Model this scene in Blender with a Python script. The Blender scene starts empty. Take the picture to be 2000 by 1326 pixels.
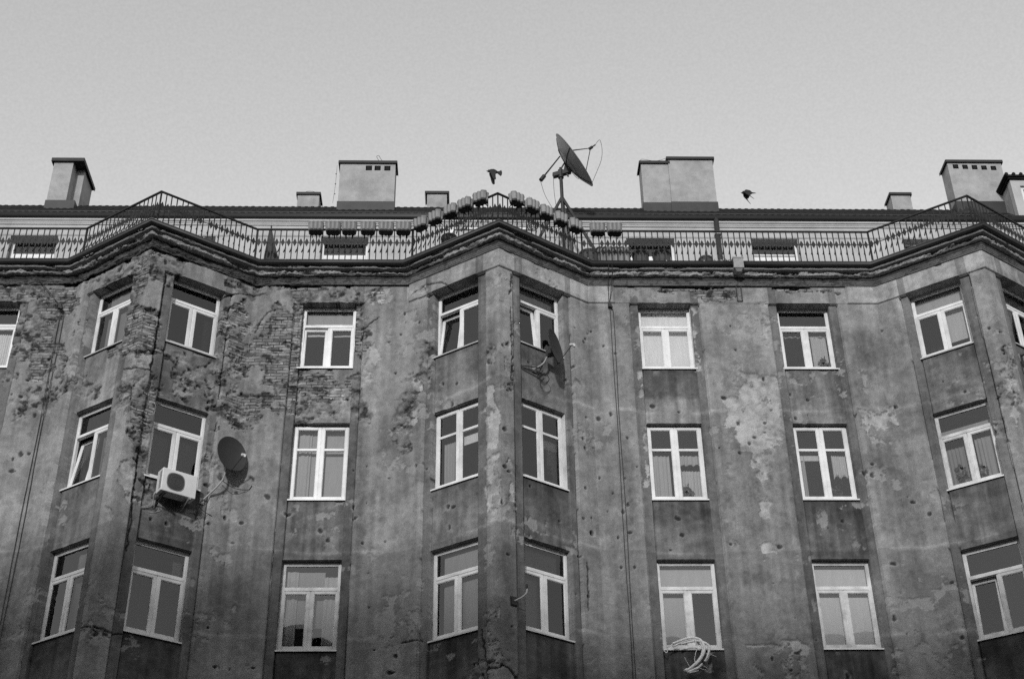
import bpy, math, random
import numpy as np
from mathutils import Vector, Matrix, Quaternion

# ------------------------------------------------------------------ camera, sky, sun, exposure
SC = bpy.context.scene
COL = SC.collection
cam_data = bpy.data.cameras.new("camera")
cam_data.sensor_width = 36.0
cam_data.lens = 50.0
cam_data.clip_end = 2000.0
cam = bpy.data.objects.new("camera", cam_data)
COL.objects.link(cam)
YAW, PITCH, ROLL = 0.03175, 0.58138, 0.01498
cam.matrix_world = (Matrix.Rotation(-YAW, 4, 'Z') @ Matrix.Rotation(math.pi/2 + PITCH, 4, 'X')
                    @ Matrix.Rotation(-ROLL, 4, 'Z'))
SC.camera = cam

SUN_EL = math.radians(20.5)
SUN_AZ = math.radians(10.0)          # a little to the left of straight behind the camera
world = bpy.data.worlds.new("World")
SC.world = world
world.use_nodes = True
wn, wl = world.node_tree.nodes, world.node_tree.links
wn.clear()
sky = wn.new('ShaderNodeTexSky')
sky.sky_type = 'NISHITA'
sky.sun_disc = False
sky.sun_elevation = SUN_EL
sky.sun_rotation = math.pi + SUN_AZ
sky.air_density = 4.0
sky.dust_density = 0.0
sky.ozone_density = 0.0
bw = wn.new('ShaderNodeRGBToBW')     # black-and-white film: the sky as grey light
bg = wn.new('ShaderNodeBackground')
bg.inputs['Strength'].default_value = 0.15
wo = wn.new('ShaderNodeOutputWorld')
hz = wn.new('ShaderNodeTexNoise'); hz.inputs['Scale'].default_value = 520.0; hz.inputs['Detail'].default_value = 2.0
hr_ = wn.new('ShaderNodeMapRange'); hr_.inputs[1].default_value = .25; hr_.inputs[2].default_value = .75; hr_.inputs[3].default_value = .955; hr_.inputs[4].default_value = 1.045
hm = wn.new('ShaderNodeMath'); hm.operation = 'MULTIPLY'         # fine film-like grain painted into the sky brightness
wc = wn.new('ShaderNodeTexCoord'); wl.new(wc.outputs['Generated'], hz.inputs['Vector'])
wl.new(hz.outputs[0], hr_.inputs[0]); wl.new(hr_.outputs[0], hm.inputs[1])
wl.new(sky.outputs[0], bw.inputs[0]); wl.new(bw.outputs[0], hm.inputs[0]); wl.new(hm.outputs[0], bg.inputs[0]); wl.new(bg.outputs[0], wo.inputs[0])

sun_data = bpy.data.lights.new("sun", 'SUN')
sun_data.energy = 2.0
sun_data.angle = math.radians(3.8)
sun = bpy.data.objects.new("sun", sun_data)
COL.objects.link(sun)
SUN_DIR = Vector((-math.sin(SUN_AZ)*math.cos(SUN_EL), -math.cos(SUN_AZ)*math.cos(SUN_EL), math.sin(SUN_EL)))
sun.rotation_euler = (-SUN_DIR).to_track_quat('-Z', 'Y').to_euler()
sun.location = (-5, -30, 40)

SC.view_settings.view_transform = 'Standard'
SC.view_settings.look = 'None'
SC.view_settings.exposure = 0.3
SC.view_settings.gamma = 1.0
SC.cycles.use_denoising = False        # keeps the fine grain of the plaster
SC.view_settings.use_curve_mapping = False

GROUND = -1.65                       # the camera is at eye height above the pavement
R = random.Random(7)

# ------------------------------------------------------------------ helpers
def tag(o, label=None, cat=None, group=None, kind=None):
    if label: o['label'] = label
    if cat: o['category'] = cat
    if group: o['group'] = group
    if kind: o['kind'] = kind
    return o

def empty(name, loc, rz=0.0):
    o = bpy.data.objects.new(name, None)
    COL.objects.link(o)
    o.location = loc
    o.rotation_euler = (0, 0, rz)
    return o

def adopt(o, parent):
    """parent o, keeping its coordinates in the world"""
    o.parent = parent
    o.matrix_parent_inverse = parent.matrix_basis.inverted()
    return o

class MB:
    """collects shapes; build() links them as ONE mesh object"""
    def __init__(self): self.v = []; self.f = []
    def add(self, vs, fs, M=None):
        n = len(self.v)
        self.v += [tuple(M @ Vector(p)) if M is not None else tuple(p) for p in vs]
        self.f += [tuple(i + n for i in f) for f in fs]
        return self
    def box(self, x0, x1, y0, y1, z0, z1, M=None):
        vs = [(x0,y0,z0),(x1,y0,z0),(x1,y1,z0),(x0,y1,z0),(x0,y0,z1),(x1,y0,z1),(x1,y1,z1),(x0,y1,z1)]
        return self.add(vs, [(0,3,2,1),(4,5,6,7),(0,1,5,4),(1,2,6,5),(2,3,7,6),(3,0,4,7)], M)
    def tube(self, path, r, n=8, M=None, cap=True):
        P = [Vector(p) for p in path]
        rr = r if isinstance(r, (list, tuple)) else [r]*len(P)
        vs, fs = [], []
        ref = None
        for i, p in enumerate(P):
            a = P[max(i-1, 0)]; b = P[min(i+1, len(P)-1)]
            t = (b - a).normalized()
            if ref is None:
                ref = Vector((0, 0, 1)) if abs(t.z) < .9 else Vector((1, 0, 0))
            u = (ref - t*ref.dot(t))
            u = u.normalized() if u.length > 1e-6 else t.orthogonal().normalized()
            ref = u
            w = t.cross(u)
            for k in range(n):
                an = 2*math.pi*k/n
                vs.append(p + (u*math.cos(an) + w*math.sin(an))*rr[i])
        for i in range(len(P)-1):
            for k in range(n):
                k2 = (k+1) % n
                fs.append((i*n+k, i*n+k2, (i+1)*n+k2, (i+1)*n+k))
        if cap:
            fs.append(tuple(range(n-1, -1, -1))); m = (len(P)-1)*n
            fs.append(tuple(m+k for k in range(n)))
        return self.add(vs, fs, M)
    def bar(self, a, b, wx, wy, M=None):
        """rectangular bar from a to b"""
        a, b = Vector(a), Vector(b); t = (b-a).normalized()
        ref = Vector((1, 0, 0)) if abs(t.x) < .9 else Vector((0, 1, 0))
        u = (ref - t*ref.dot(t)).normalized(); w = t.cross(u)
        vs = [p + u*sx*wx/2 + w*sy*wy/2 for p in (a, b) for sx, sy in ((-1,-1),(1,-1),(1,1),(-1,1))]
        return self.add(vs, [(0,3,2,1),(4,5,6,7),(0,1,5,4),(1,2,6,5),(2,3,7,6),(3,0,4,7)], M)
    def lathe(self, prof, n=20, M=None, cap=True):
        """prof: (r, z) along z"""
        vs, fs = [], []
        for r, z in prof:
            for k in range(n):
                an = 2*math.pi*k/n
                vs.append((r*math.cos(an), r*math.sin(an), z))
        for i in range(len(prof)-1):
            for k in range(n):
                k2 = (k+1) % n
                fs.append((i*n+k, i*n+k2, (i+1)*n+k2, (i+1)*n+k))
        if cap:
            fs.append(tuple(range(n-1, -1, -1))); m = (len(prof)-1)*n
            fs.append(tuple(m+k for k in range(n)))
        return self.add(vs, fs, M)
    def prism(self, outline, y0, y1, M=None):
        """outline in x,z; thickness along y"""
        n = len(outline)
        vs = [(x, y0, z) for x, z in outline] + [(x, y1, z) for x, z in outline]
        fs = [tuple(range(n)), tuple(range(2*n-1, n-1, -1))]
        fs += [(i, i+n, (i+1) % n + n, (i+1) % n) for i in range(n)]
        return self.add(vs, fs, M)
    def build(self, name, mat, parent=None, smooth=False, world=False):
        me = bpy.data.meshes.new(name)
        me.from_pydata(self.v, [], self.f)
        me.materials.append(mat)
        me.update()
        if smooth:
            me.shade_smooth()
        o = bpy.data.objects.new(name, me)
        COL.objects.link(o)
        if parent is not None:
            if world: adopt(o, parent)
            else: o.parent = parent
        return o

def smooth_path(pts, n=6):
    """Catmull-Rom through pts"""
    P = [Vector(p) for p in pts]
    out = []
    for i in range(len(P)-1):
        p0 = P[max(i-1, 0)]; p1 = P[i]; p2 = P[i+1]; p3 = P[min(i+2, len(P)-1)]
        for k in range(n):
            t = k/n
            out.append(.5*((2*p1) + (p2-p0)*t + (2*p0-5*p1+4*p2-p3)*t*t + (3*p1-p0-3*p2+p3)*t**3))
    out.append(P[-1])
    return out

# ------------------------------------------------------------------ materials
def mat(name, val, rough=.7, var=.12, scale=6.0, bump=0.0, bscale=None, spec=.3, metal=0.0, stretch=(1, 1, 1), dirt=0.0, objvar=0.0):
    """grey material with procedural mottling, wear and bump"""
    m = bpy.data.materials.new(name)
    m.use_nodes = True
    nt = m.node_tree; N, L = nt.nodes, nt.links
    b = N['Principled BSDF']
    b.inputs['Roughness'].default_value = rough
    b.inputs['Metallic'].default_value = metal
    b.inputs['Specular IOR Level'].default_value = spec
    tc = N.new('ShaderNodeTexCoord')
    mp = N.new('ShaderNodeMapping'); mp.inputs['Scale'].default_value = stretch
    L.new(tc.outputs['Object'], mp.inputs[0])
    no = N.new('ShaderNodeTexNoise'); no.inputs['Scale'].default_value = scale; no.inputs['Detail'].default_value = 6
    no.inputs['Roughness'].default_value = .65
    L.new(mp.outputs[0], no.inputs['Vector'])
    mr = N.new('ShaderNodeMapRange')
    mr.inputs[1].default_value = .3; mr.inputs[2].default_value = .7
    mr.inputs[3].default_value = val*(1-var); mr.inputs[4].default_value = val*(1+var)
    L.new(no.outputs[0], mr.inputs[0])
    out = mr.outputs[0]
    if dirt:
        n2 = N.new('ShaderNodeTexNoise'); n2.inputs['Scale'].default_value = scale*.35; n2.inputs['Detail'].default_value = 8
        n2.inputs['Roughness'].default_value = .7
        L.new(mp.outputs[0], n2.inputs['Vector'])
        r2 = N.new('ShaderNodeMapRange'); r2.inputs[1].default_value = .45; r2.inputs[2].default_value = .7
        r2.inputs[3].default_value = 1.0; r2.inputs[4].default_value = 1-dirt
        L.new(n2.outputs[0], r2.inputs[0])
        mu = N.new('ShaderNodeMath'); mu.operation = 'MULTIPLY'
        L.new(out, mu.inputs[0]); L.new(r2.outputs[0], mu.inputs[1]); out = mu.outputs[0]
    if objvar:
        oi = N.new('ShaderNodeObjectInfo')
        r3 = N.new('ShaderNodeMapRange'); r3.inputs[3].default_value = 1-objvar; r3.inputs[4].default_value = 1.0
        L.new(oi.outputs['Random'], r3.inputs[0])
        m3 = N.new('ShaderNodeMath'); m3.operation = 'MULTIPLY'
        L.new(out, m3.inputs[0]); L.new(r3.outputs[0], m3.inputs[1]); out = m3.outputs[0]
        va = N.new('ShaderNodeVectorMath'); va.operation = 'ADD'
        L.new(tc.outputs['Object'], va.inputs[0]); L.new(oi.outputs['Location'], va.inputs[1]); L.new(va.outputs[0], mp.inputs[0])
    L.new(out, b.inputs['Base Color'])
    if bump:
        bs = N.new('ShaderNodeTexNoise'); bs.inputs['Scale'].default_value = bscale or scale*4; bs.inputs['Detail'].default_value = 5
        L.new(mp.outputs[0], bs.inputs['Vector'])
        bu = N.new('ShaderNodeBump'); bu.inputs['Strength'].default_value = bump; bu.inputs['Distance'].default_value = .01
        L.new(bs.outputs[0], bu.inputs['Height']); L.new(bu.outputs[0], b.inputs['Normal'])
    return m

def glass_mat():
    m = bpy.data.materials.new("window_glass")
    m.use_nodes = True
    nt = m.node_tree; N, L = nt.nodes, nt.links
    N.clear()
    tr = N.new('ShaderNodeBsdfTransparent'); tr.inputs[0].default_value = (.86, .86, .86, 1)
    gl = N.new('ShaderNodeBsdfGlossy'); gl.inputs['Roughness'].default_value = .015
    fr = N.new('ShaderNodeFresnel'); fr.inputs[0].default_value = 1.62
    mu = N.new('ShaderNodeMath'); mu.operation = 'MULTIPLY'; mu.inputs[1].default_value = 1.5; mu.use_clamp = True
    tc = N.new('ShaderNodeTexCoord')
    no = N.new('ShaderNodeTexNoise'); no.inputs['Scale'].default_value = 1.3; no.inputs['Detail'].default_value = 1
    bu = N.new('ShaderNodeBump'); bu.inputs['Strength'].default_value = .3; bu.inputs['Distance'].default_value = .01
    L.new(tc.outputs['Object'], no.inputs['Vector']); L.new(no.outputs[0], bu.inputs['Height'])
    L.new(bu.outputs[0], gl.inputs['Normal'])
    mx = N.new('ShaderNodeMixShader'); ou = N.new('ShaderNodeOutputMaterial')
    L.new(fr.outputs[0], mu.inputs[0]); L.new(mu.outputs[0], mx.inputs[0])
    L.new(tr.outputs[0], mx.inputs[1]); L.new(gl.outputs[0], mx.inputs[2]); L.new(mx.outputs[0], ou.inputs[0])
    return m

def wall_mat(name):
    """plaster over brick: tone and bare-brick amount come from the modelled wear of the wall mesh"""
    m = bpy.data.materials.new(name)
    m.use_nodes = True
    nt = m.node_tree; N, L = nt.nodes, nt.links
    b = N['Principled BSDF']
    b.inputs['Roughness'].default_value = .93
    b.inputs['Specular IOR Level'].default_value = .15
    def attr(n):
        a = N.new('ShaderNodeAttribute'); a.attribute_name = n; return a
    tone, brick, wuv = attr('tone'), attr('bare_brick'), attr('wall_uv')
    def math_(op, a, c, clamp=False):
        k = N.new('ShaderNodeMath'); k.operation = op; k.use_clamp = clamp
        for i, x in enumerate((a, c)):
            if isinstance(x, (int, float)): k.inputs[i].default_value = x
            else: L.new(x, k.inputs[i])
        return k.outputs[0]
    def noise(scale, detail=4, rough=.6):
        n = N.new('ShaderNodeTexNoise'); n.inputs['Scale'].default_value = scale
        n.inputs['Detail'].default_value = detail; n.inputs['Roughness'].default_value = rough
        L.new(wuv.outputs['Vector'], n.inputs['Vector']); return n
    def remap(x, a, c, d, e):
        k = N.new('ShaderNodeMapRange'); L.new(x, k.inputs[0])
        for i, q in enumerate((a, c, d, e)): k.inputs[i+1].default_value = q
        return k.outputs[0]
    # warped brick coordinates
    wn_ = noise(2.2, 3)
    sub = N.new('ShaderNodeVectorMath'); sub.operation = 'SUBTRACT'; sub.inputs[1].default_value = (.5, .5, .5)
    L.new(wn_.outputs['Color'], sub.inputs[0])
    sc = N.new('ShaderNodeVectorMath'); sc.operation = 'SCALE'; sc.inputs['Scale'].default_value = .028
    L.new(sub.outputs[0], sc.inputs[0])
    ad = N.new('ShaderNodeVectorMath'); ad.operation = 'ADD'
    L.new(wuv.outputs['Vector'], ad.inputs[0]); L.new(sc.outputs[0], ad.inputs[1])
    br = N.new('ShaderNodeTexBrick')
    br.inputs['Scale'].default_value = 1.0
    br.inputs['Brick Width'].default_value = .27; br.inputs['Row Height'].default_value = .078
    br.inputs['Mortar Size'].default_value = .011; br.inputs['Mortar Smooth'].default_value = .3
    br.inputs['Color1'].default_value = (.62, .62, .62, 1); br.inputs['Color2'].default_value = (1.35, 1.35, 1.35, 1)
    br.inputs['Mortar'].default_value = (1, 1, 1, 1)
    L.new(ad.outputs[0], br.inputs['Vector'])
    jn = remap(noise(3.1, 4).outputs[0], .36, .54, 0.15, 1)      # some joints are washed out, some still full
    joint = math_('MULTIPLY', br.outputs['Fac'], jn)
    joint = math_('MULTIPLY', joint, brick.outputs['Fac'])
    bv = N.new('ShaderNodeRGBToBW'); L.new(br.outputs['Color'], bv.inputs[0])
    bmix = math_('ADD', math_('MULTIPLY', math_('SUBTRACT', bv.outputs[0], 1.0), brick.outputs['Fac']), 1.0)
    fine = remap(noise(48, 4, .75).outputs[0], .28, .72, .60, 1.40)
    mid = remap(noise(8, 7, .72).outputs[0], .3, .7, .88, 1.12)
    c = math_('MULTIPLY', math_('MULTIPLY', tone.outputs['Fac'], 1.0), fine)
    c = math_('MULTIPLY', c, mid)
    c = math_('MULTIPLY', c, bmix)
    c = math_('MULTIPLY', c, math_('SUBTRACT', 1.0, math_('MULTIPLY', joint, .72)))
    L.new(c, b.inputs['Base Color'])
    h = math_('ADD', math_('MULTIPLY', noise(38, 5, .7).outputs[0], .55), math_('MULTIPLY', joint, -.9))
    h = math_('ADD', h, math_('MULTIPLY', noise(11, 4, .6).outputs[0], .5))
    bu = N.new('ShaderNodeBump'); bu.inputs['Strength'].default_value = .75; bu.inputs['Distance'].default_value = .022
    L.new(h, bu.inputs['Height']); L.new(bu.outputs[0], b.inputs['Normal'])
    return m

M_WALL = wall_mat("weathered_plaster")
M_GLASS = glass_mat()
M_FRAME = mat("white_window_frame", .76, .45, .08, 4, spec=.4, dirt=.28, objvar=.12)
M_FRAME_OLD = mat("old_white_window_frame", .66, .55, .14, 6, spec=.3, dirt=.40, objvar=.15)
M_SILL = mat("sill_metal", .42, .5, .15, 4, dirt=.3)
M_RUBBER = mat("window_seal", .03, .6, .1)
M_IRON = mat("painted_iron", .018, .6, .3, 9, spec=.25)
M_GUTTER = mat("dark_gutter_zinc", .028, .4, .35, 3, spec=.4, stretch=(.3, 1, 1))
M_ROOFTILE = mat("dark_roof_tile", .017, .9, .35, 5, bump=.4, bscale=20, spec=.08)
M_EAVE = mat("dark_eave_metal", .022, .5, .3, 2, spec=.25, stretch=(.15, 1, 3))
M_CAP = mat("chimney_cap_metal", .02, .6, .3, 5)
M_CHIM = mat("chimney_render", .33, .9, .16, 3.5, bump=.35, bscale=40, dirt=.30)
M_APRON = mat("chimney_flashing", .03, .5, .3, 4)
M_ATTIC = mat("pale_attic_render", .43, .9, .08, 2.5, bump=.2, bscale=40, dirt=.22)
M_TERR = mat("terrace_concrete", .25, .9, .2, 3)
M_ROOM = mat("room_plaster", .30, .9, .1, 2)
M_VOID = mat("vent_hole_dark", .008, .9, .1)  # near-black colour stands in for the unlit vent holes
M_BOX = mat("flower_box_plastic", .21, .5, .18, 7, spec=.35, dirt=.2)
M_BOXDARK = mat("dark_plastic", .02, .6, .2)
M_SOIL = mat("potting_soil", .02, .95, .3, 30, bump=.6)
M_LEAF = mat("leaf_green", .07, .6, .4, 12)
M_DISH = mat("grey_dish_paint", .028, .55, .15, 3, spec=.4, dirt=.2)
M_DISHBIG = mat("large_dish_paint", .26, .5, .12, 2.5, spec=.4, dirt=.3)
M_STEEL = mat("galvanised_steel", .28, .45, .2, 8, spec=.5)
M_DARKSTEEL = mat("dark_steel", .03, .5, .25, 8)
M_LNB = mat("receiver_plastic", .5, .5, .1, 8)
M_AC = mat("air_conditioner_shell", .62, .5, .05, 4, spec=.4, dirt=.15)
M_ACDARK = mat("air_conditioner_grille", .03, .6, .2)
M_CABLE = mat("black_cable", .02, .6, .2)
M_CANE = mat("pale_cane", .80, .7, .15, 14, bump=.5, bscale=60, dirt=.2)
M_BIRD = mat("dark_feathers", .02, .7, .4, 40, bump=.5)
M_WOOD = mat("barrel_wood", .07, .8, .3, 6, stretch=(1, 1, 5))
M_TARP = mat("dark_parasol_cloth", .05, .85, .3, 6, bump=.5)
M_POT = mat("window_pot_ceramic", .5, .5, .08)
M_PAVE = mat("pavement_stone", .11, .9, .2, .8, bump=.3)
M_OPP = mat("facing_house_render", .09, .9, .2, .5)
CURT = {}
def curtain_mat(v):
    k = round(v, 2)
    if k not in CURT:
        CURT[k] = mat("curtain_cloth_%02d" % int(k*100), k, .9, .08, 5, bump=.2, bscale=60, stretch=(3, 1, .4))
    return CURT[k]

# ------------------------------------------------------------------ plan of the street front
BX = (-7.391, 0.564, 11.826)         # ridge of each triangular bay
S_BAY, H_BAY, Y_REF = 0.6950, 2.1154, 27.938
TH = math.atan(S_BAY)
CT, ST = math.cos(TH), math.sin(TH)
X_END0, X_END1 = -19.0, 20.0
FLAT_AXES = (-11.37, -3.44, 4.541, 7.875, 15.78)
HALF = .6345
STRIP = .182

def corners(delta):
    """plan polyline of the front, pushed out by delta from the sill line"""
    h = H_BAY + .313*delta
    pts = [(X_END0, Y_REF-delta)]
    for b in BX:
        pts += [(b-h, Y_REF-delta), (b, Y_REF-delta-S_BAY*h), (b+h, Y_REF-delta)]
    pts.append((X_END1, Y_REF-delta))
    return pts
C0 = corners(.08)                    # face of the pilaster strips
SEGS = []                            # (xa, xb, ya, yb, kind, bay index)
for i in range(len(C0)-1):
    (xa, ya), (xb, yb) = C0[i], C0[i+1]
    kind = 'F' if abs(ya-yb) < 1e-6 else ('L' if yb < ya else 'R')
    SEGS.append((xa, xb, ya, yb, kind, min(i//3, 2)))
NORM = {'F': (0., -1.), 'L': (-ST, -CT), 'R': (ST, -CT)}
ROT = {'F': 0.0, 'L': -TH, 'R': TH}
U0, U1 = .515, 1.555                 # window opening on a bay face, from the ridge, along x
US0, US1 = .335, 1.690               # outer edges of its recess
AX = []                              # openings: (xl, xr, strip xl, strip xr, seg kind, key)
for i, c in enumerate(FLAT_AXES):
    AX.append((c-HALF, c+HALF, c-HALF-STRIP, c+HALF+STRIP, 'F', 'flat%d' % i))
for i, b in enumerate(BX):
    AX.append((b-U1, b-U0, b-US1, b-US0, 'L', 'bay%dL' % i))
    AX.append((b+U0, b+U1, b+US0, b+US1, 'R', 'bay%dR' % i))
ROWS = {'A': (17.586, 19.372), 'B': (14.187, 16.13), 'C': (10.743, 12.775)}
Z_FRIEZE, Z_CORN = 19.362, 19.84
D_STRIP, D_PANEL, D_FRAME = .065, .125, .26

def face_y(x, delta=.08):
    y = Y_REF-delta
    for b in BX:
        h = H_BAY+.313*delta
        u = abs(x-b)
        if u < h: y = Y_REF-delta-S_BAY*(h-u)
    return y
def face_kind(x):
    for b in BX:
        if abs(x-b) < H_BAY+.025: return 'L' if x < b else 'R'
    return 'F'
def on_hit(x, z, out):
    """point out metres in front of the face, whose own x is x"""
    n = NORM[face_kind(x)]
    return on_face(x-n[0]*out, z, out)
def on_face(x, z, out=0.0):
    """point on the front at x, z, out metres in front of the pilaster face"""
    n = NORM[face_kind(x)]
    return Vector((x+n[0]*out, face_y(x)+n[1]*out, z))

# ------------------------------------------------------------------ numeric noise for the modelled wear
def _hash(ix, iy, seed):
    h = (ix.astype(np.int64)*374761393 + iy.astype(np.int64)*668265263 + seed*974634617) & 0x7fffffff
    h = ((h ^ (h >> 13))*1274126177) & 0x7fffffff
    h = ((h ^ (h >> 11))*1103515245) & 0x7fffffff
    return ((h ^ (h >> 16)) & 0xffff)/65535.0
def vnoise(x, y, seed=0):
    ix, iy = np.floor(x), np.floor(y)
    fx, fy = x-ix, y-iy
    fx = fx*fx*fx*(fx*(fx*6-15)+10); fy = fy*fy*fy*(fy*(fy*6-15)+10)
    ix = ix.astype(np.int64); iy = iy.astype(np.int64)
    a = _hash(ix, iy, seed); b = _hash(ix+1, iy, seed); c = _hash(ix, iy+1, seed); d = _hash(ix+1, iy+1, seed)
    return (a*(1-fx)+b*fx)*(1-fy) + (c*(1-fx)+d*fx)*fy
def fbm(x, y, octv=4, seed=0, gain=.5):
    s = np.zeros_like(x); a = 1.0; t = 0.0
    for o in range(octv):
        s += a*vnoise(x*2**o + 17.3*o, y*2**o - 9.1*o, seed+o*31); t += a; a *= gain
    return s/t
def sstep(a, b, x):
    t = np.clip((x-a)/(b-a), 0, 1); return t*t*(3-2*t)
def in_poly(px, py, poly):
    """signed: positive inside, distance to the outline"""
    inside = np.zeros(px.shape, bool); dist = np.full(px.shape, 1e9)
    n = len(poly)
    for i in range(n):
        x1, y1 = poly[i]; x2, y2 = poly[(i+1) % n]
        cond = ((y1 > py) != (y2 > py))
        xi = (x2-x1)*(py-y1)/((y2-y1) if abs(y2-y1) > 1e-9 else 1e-9)+x1
        inside ^= cond & (px < xi)
        dx, dy = x2-x1, y2-y1
        t = np.clip(((px-x1)*dx+(py-y1)*dy)/(dx*dx+dy*dy+1e-12), 0, 1)
        dist = np.minimum(dist, np.hypot(px-(x1+t*dx), py-(y1+t*dy)))
    return np.where(inside, dist, -dist)
def blobs(X, Z, L):
    f = np.full(X.shape, -2.0)
    for x, z, rx, rz in L:
        rx = max(rx, .12); rz = max(rz, .1)
        f = np.maximum(f, 1-np.hypot((X-x)/rx, (Z-z)/rz))
    return f
LIGHT = [[(-2.38, 18.29), (-2.25, 18.12), (-2.12, 17.87), (-2.15, 17.78), (-2.26, 17.67), (-2.35, 17.43), (-2.39, 17.09), (-2.57, 17.06), (-2.59, 17.29), (-2.54, 17.71), (-2.43, 17.92)], [(-2.63, 19.74), (-2.35, 19.82), (-1.94, 19.79), (-1.93, 19.37), (-2.21, 19.31), (-2.57, 19.34)], [(6.22, 17.41), (6.12, 16.86), (5.95, 16.79), (5.67, 16.79), (5.7, 16.55), (5.71, 16.21), (5.7, 15.98), (5.84, 15.93), (5.94, 15.65), (5.91, 15.35), (6.22, 15.3), (6.23, 14.96), (6.31, 14.71), (6.3, 14.45), (6.43, 14.15), (6.48, 14.26), (6.44, 14.48), (6.49, 14.71), (6.58, 14.96), (6.47, 15.16), (6.52, 15.35), (6.65, 15.51), (6.95, 15.46), (7.0, 16.11), (7.02, 16.69), (7.05, 17.31)], [(6.31, 14.09), (6.49, 14.08), (6.45, 13.79), (6.24, 13.61), (6.25, 13.83)], [(8.82, 16.39), (9.29, 16.41), (9.62, 16.48), (9.62, 16.22), (9.66, 15.98), (9.56, 16.02), (9.58, 16.22), (9.44, 16.18), (9.38, 15.98), (9.18, 15.85), (9.17, 15.58), (9.44, 15.71), (9.42, 15.45), (9.33, 15.55), (9.19, 15.59), (9.0, 15.4), (8.97, 15.58), (8.86, 15.88), (8.7, 15.95)], [(0.24, 16.25), (0.41, 16.24), (0.53, 15.67), (0.53, 14.79), (0.37, 14.69), (0.25, 14.71), (0.23, 15.48)], [(0.7, 14.46), (0.81, 14.48), (0.83, 13.8), (0.84, 13.25), (0.79, 13.31), (0.77, 13.88)], [(5.55, 10.8), (6.18, 10.74), (6.25, 10.63), (6.34, 10.46), (6.44, 10.24), (6.29, 10.06), (6.78, 10.06), (6.87, 10.79), (6.62, 10.87)], [(6.13, 13.05), (6.43, 13.17), (6.47, 12.87), (6.24, 12.77), (6.12, 12.89)], [(5.6, 13.17), (5.8, 13.07), (5.77, 13.01), (5.64, 12.99)], [(-7.4, 14.29), (-7.08, 14.52), (-7.04, 14.05), (-7.05, 13.28), (-7.17, 13.35), (-7.25, 13.64), (-7.38, 14.11)], [(-7.59, 13.31), (-7.41, 13.22), (-7.39, 12.93), (-7.52, 13.01)], [(5.2, 19.3), (5.33, 19.18), (5.22, 18.84), (5.23, 18.37), (5.24, 17.55), (5.17, 17.55), (5.16, 18.37)], [(3.82, 17.49), (3.91, 17.49), (3.9, 16.75), (3.8, 16.82)], [(3.87, 16.01), (3.92, 15.98), (3.93, 14.45), (3.74, 14.45), (3.83, 15.09), (3.84, 15.61)], [(6.86, 19.36), (7.01, 19.36), (6.96, 18.67), (6.97, 18.38), (6.92, 18.13), (6.8, 18.16), (6.84, 18.67), (6.84, 19.03)], [(8.56, 10.69), (8.84, 10.64), (8.82, 10.39), (8.69, 10.05), (8.65, 10.22), (8.67, 10.5)], [(11.74, 16.43), (11.98, 16.4), (11.9, 15.84), (11.72, 15.21), (11.7, 15.6), (11.7, 15.99)], [(-1.43, 17.16), (-1.21, 17.04), (-1.23, 16.8), (-1.4, 16.81)], [(-1.46, 16.36), (-1.2, 16.39), (-1.17, 16.24), (-1.35, 15.92), (-1.42, 16.01)], [(-1.36, 19.64), (-1.2, 19.64), (-1.17, 19.47), (-1.34, 19.5)], [(-3.24, 17.15), (-2.94, 17.19), (-2.88, 16.54), (-3.14, 16.4), (-3.3, 16.67)], [(-4.26, 19.22), (-3.96, 19.28), (-3.98, 18.85), (-4.23, 18.78)], [(0.21, 14.54), (0.51, 14.49), (0.54, 13.57), (0.39, 13.04), (0.26, 13.2), (0.22, 13.93)], [(0.3, 10.83), (0.51, 11.09), (0.53, 9.92), (0.33, 9.87), (0.2, 10.43)]]
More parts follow.
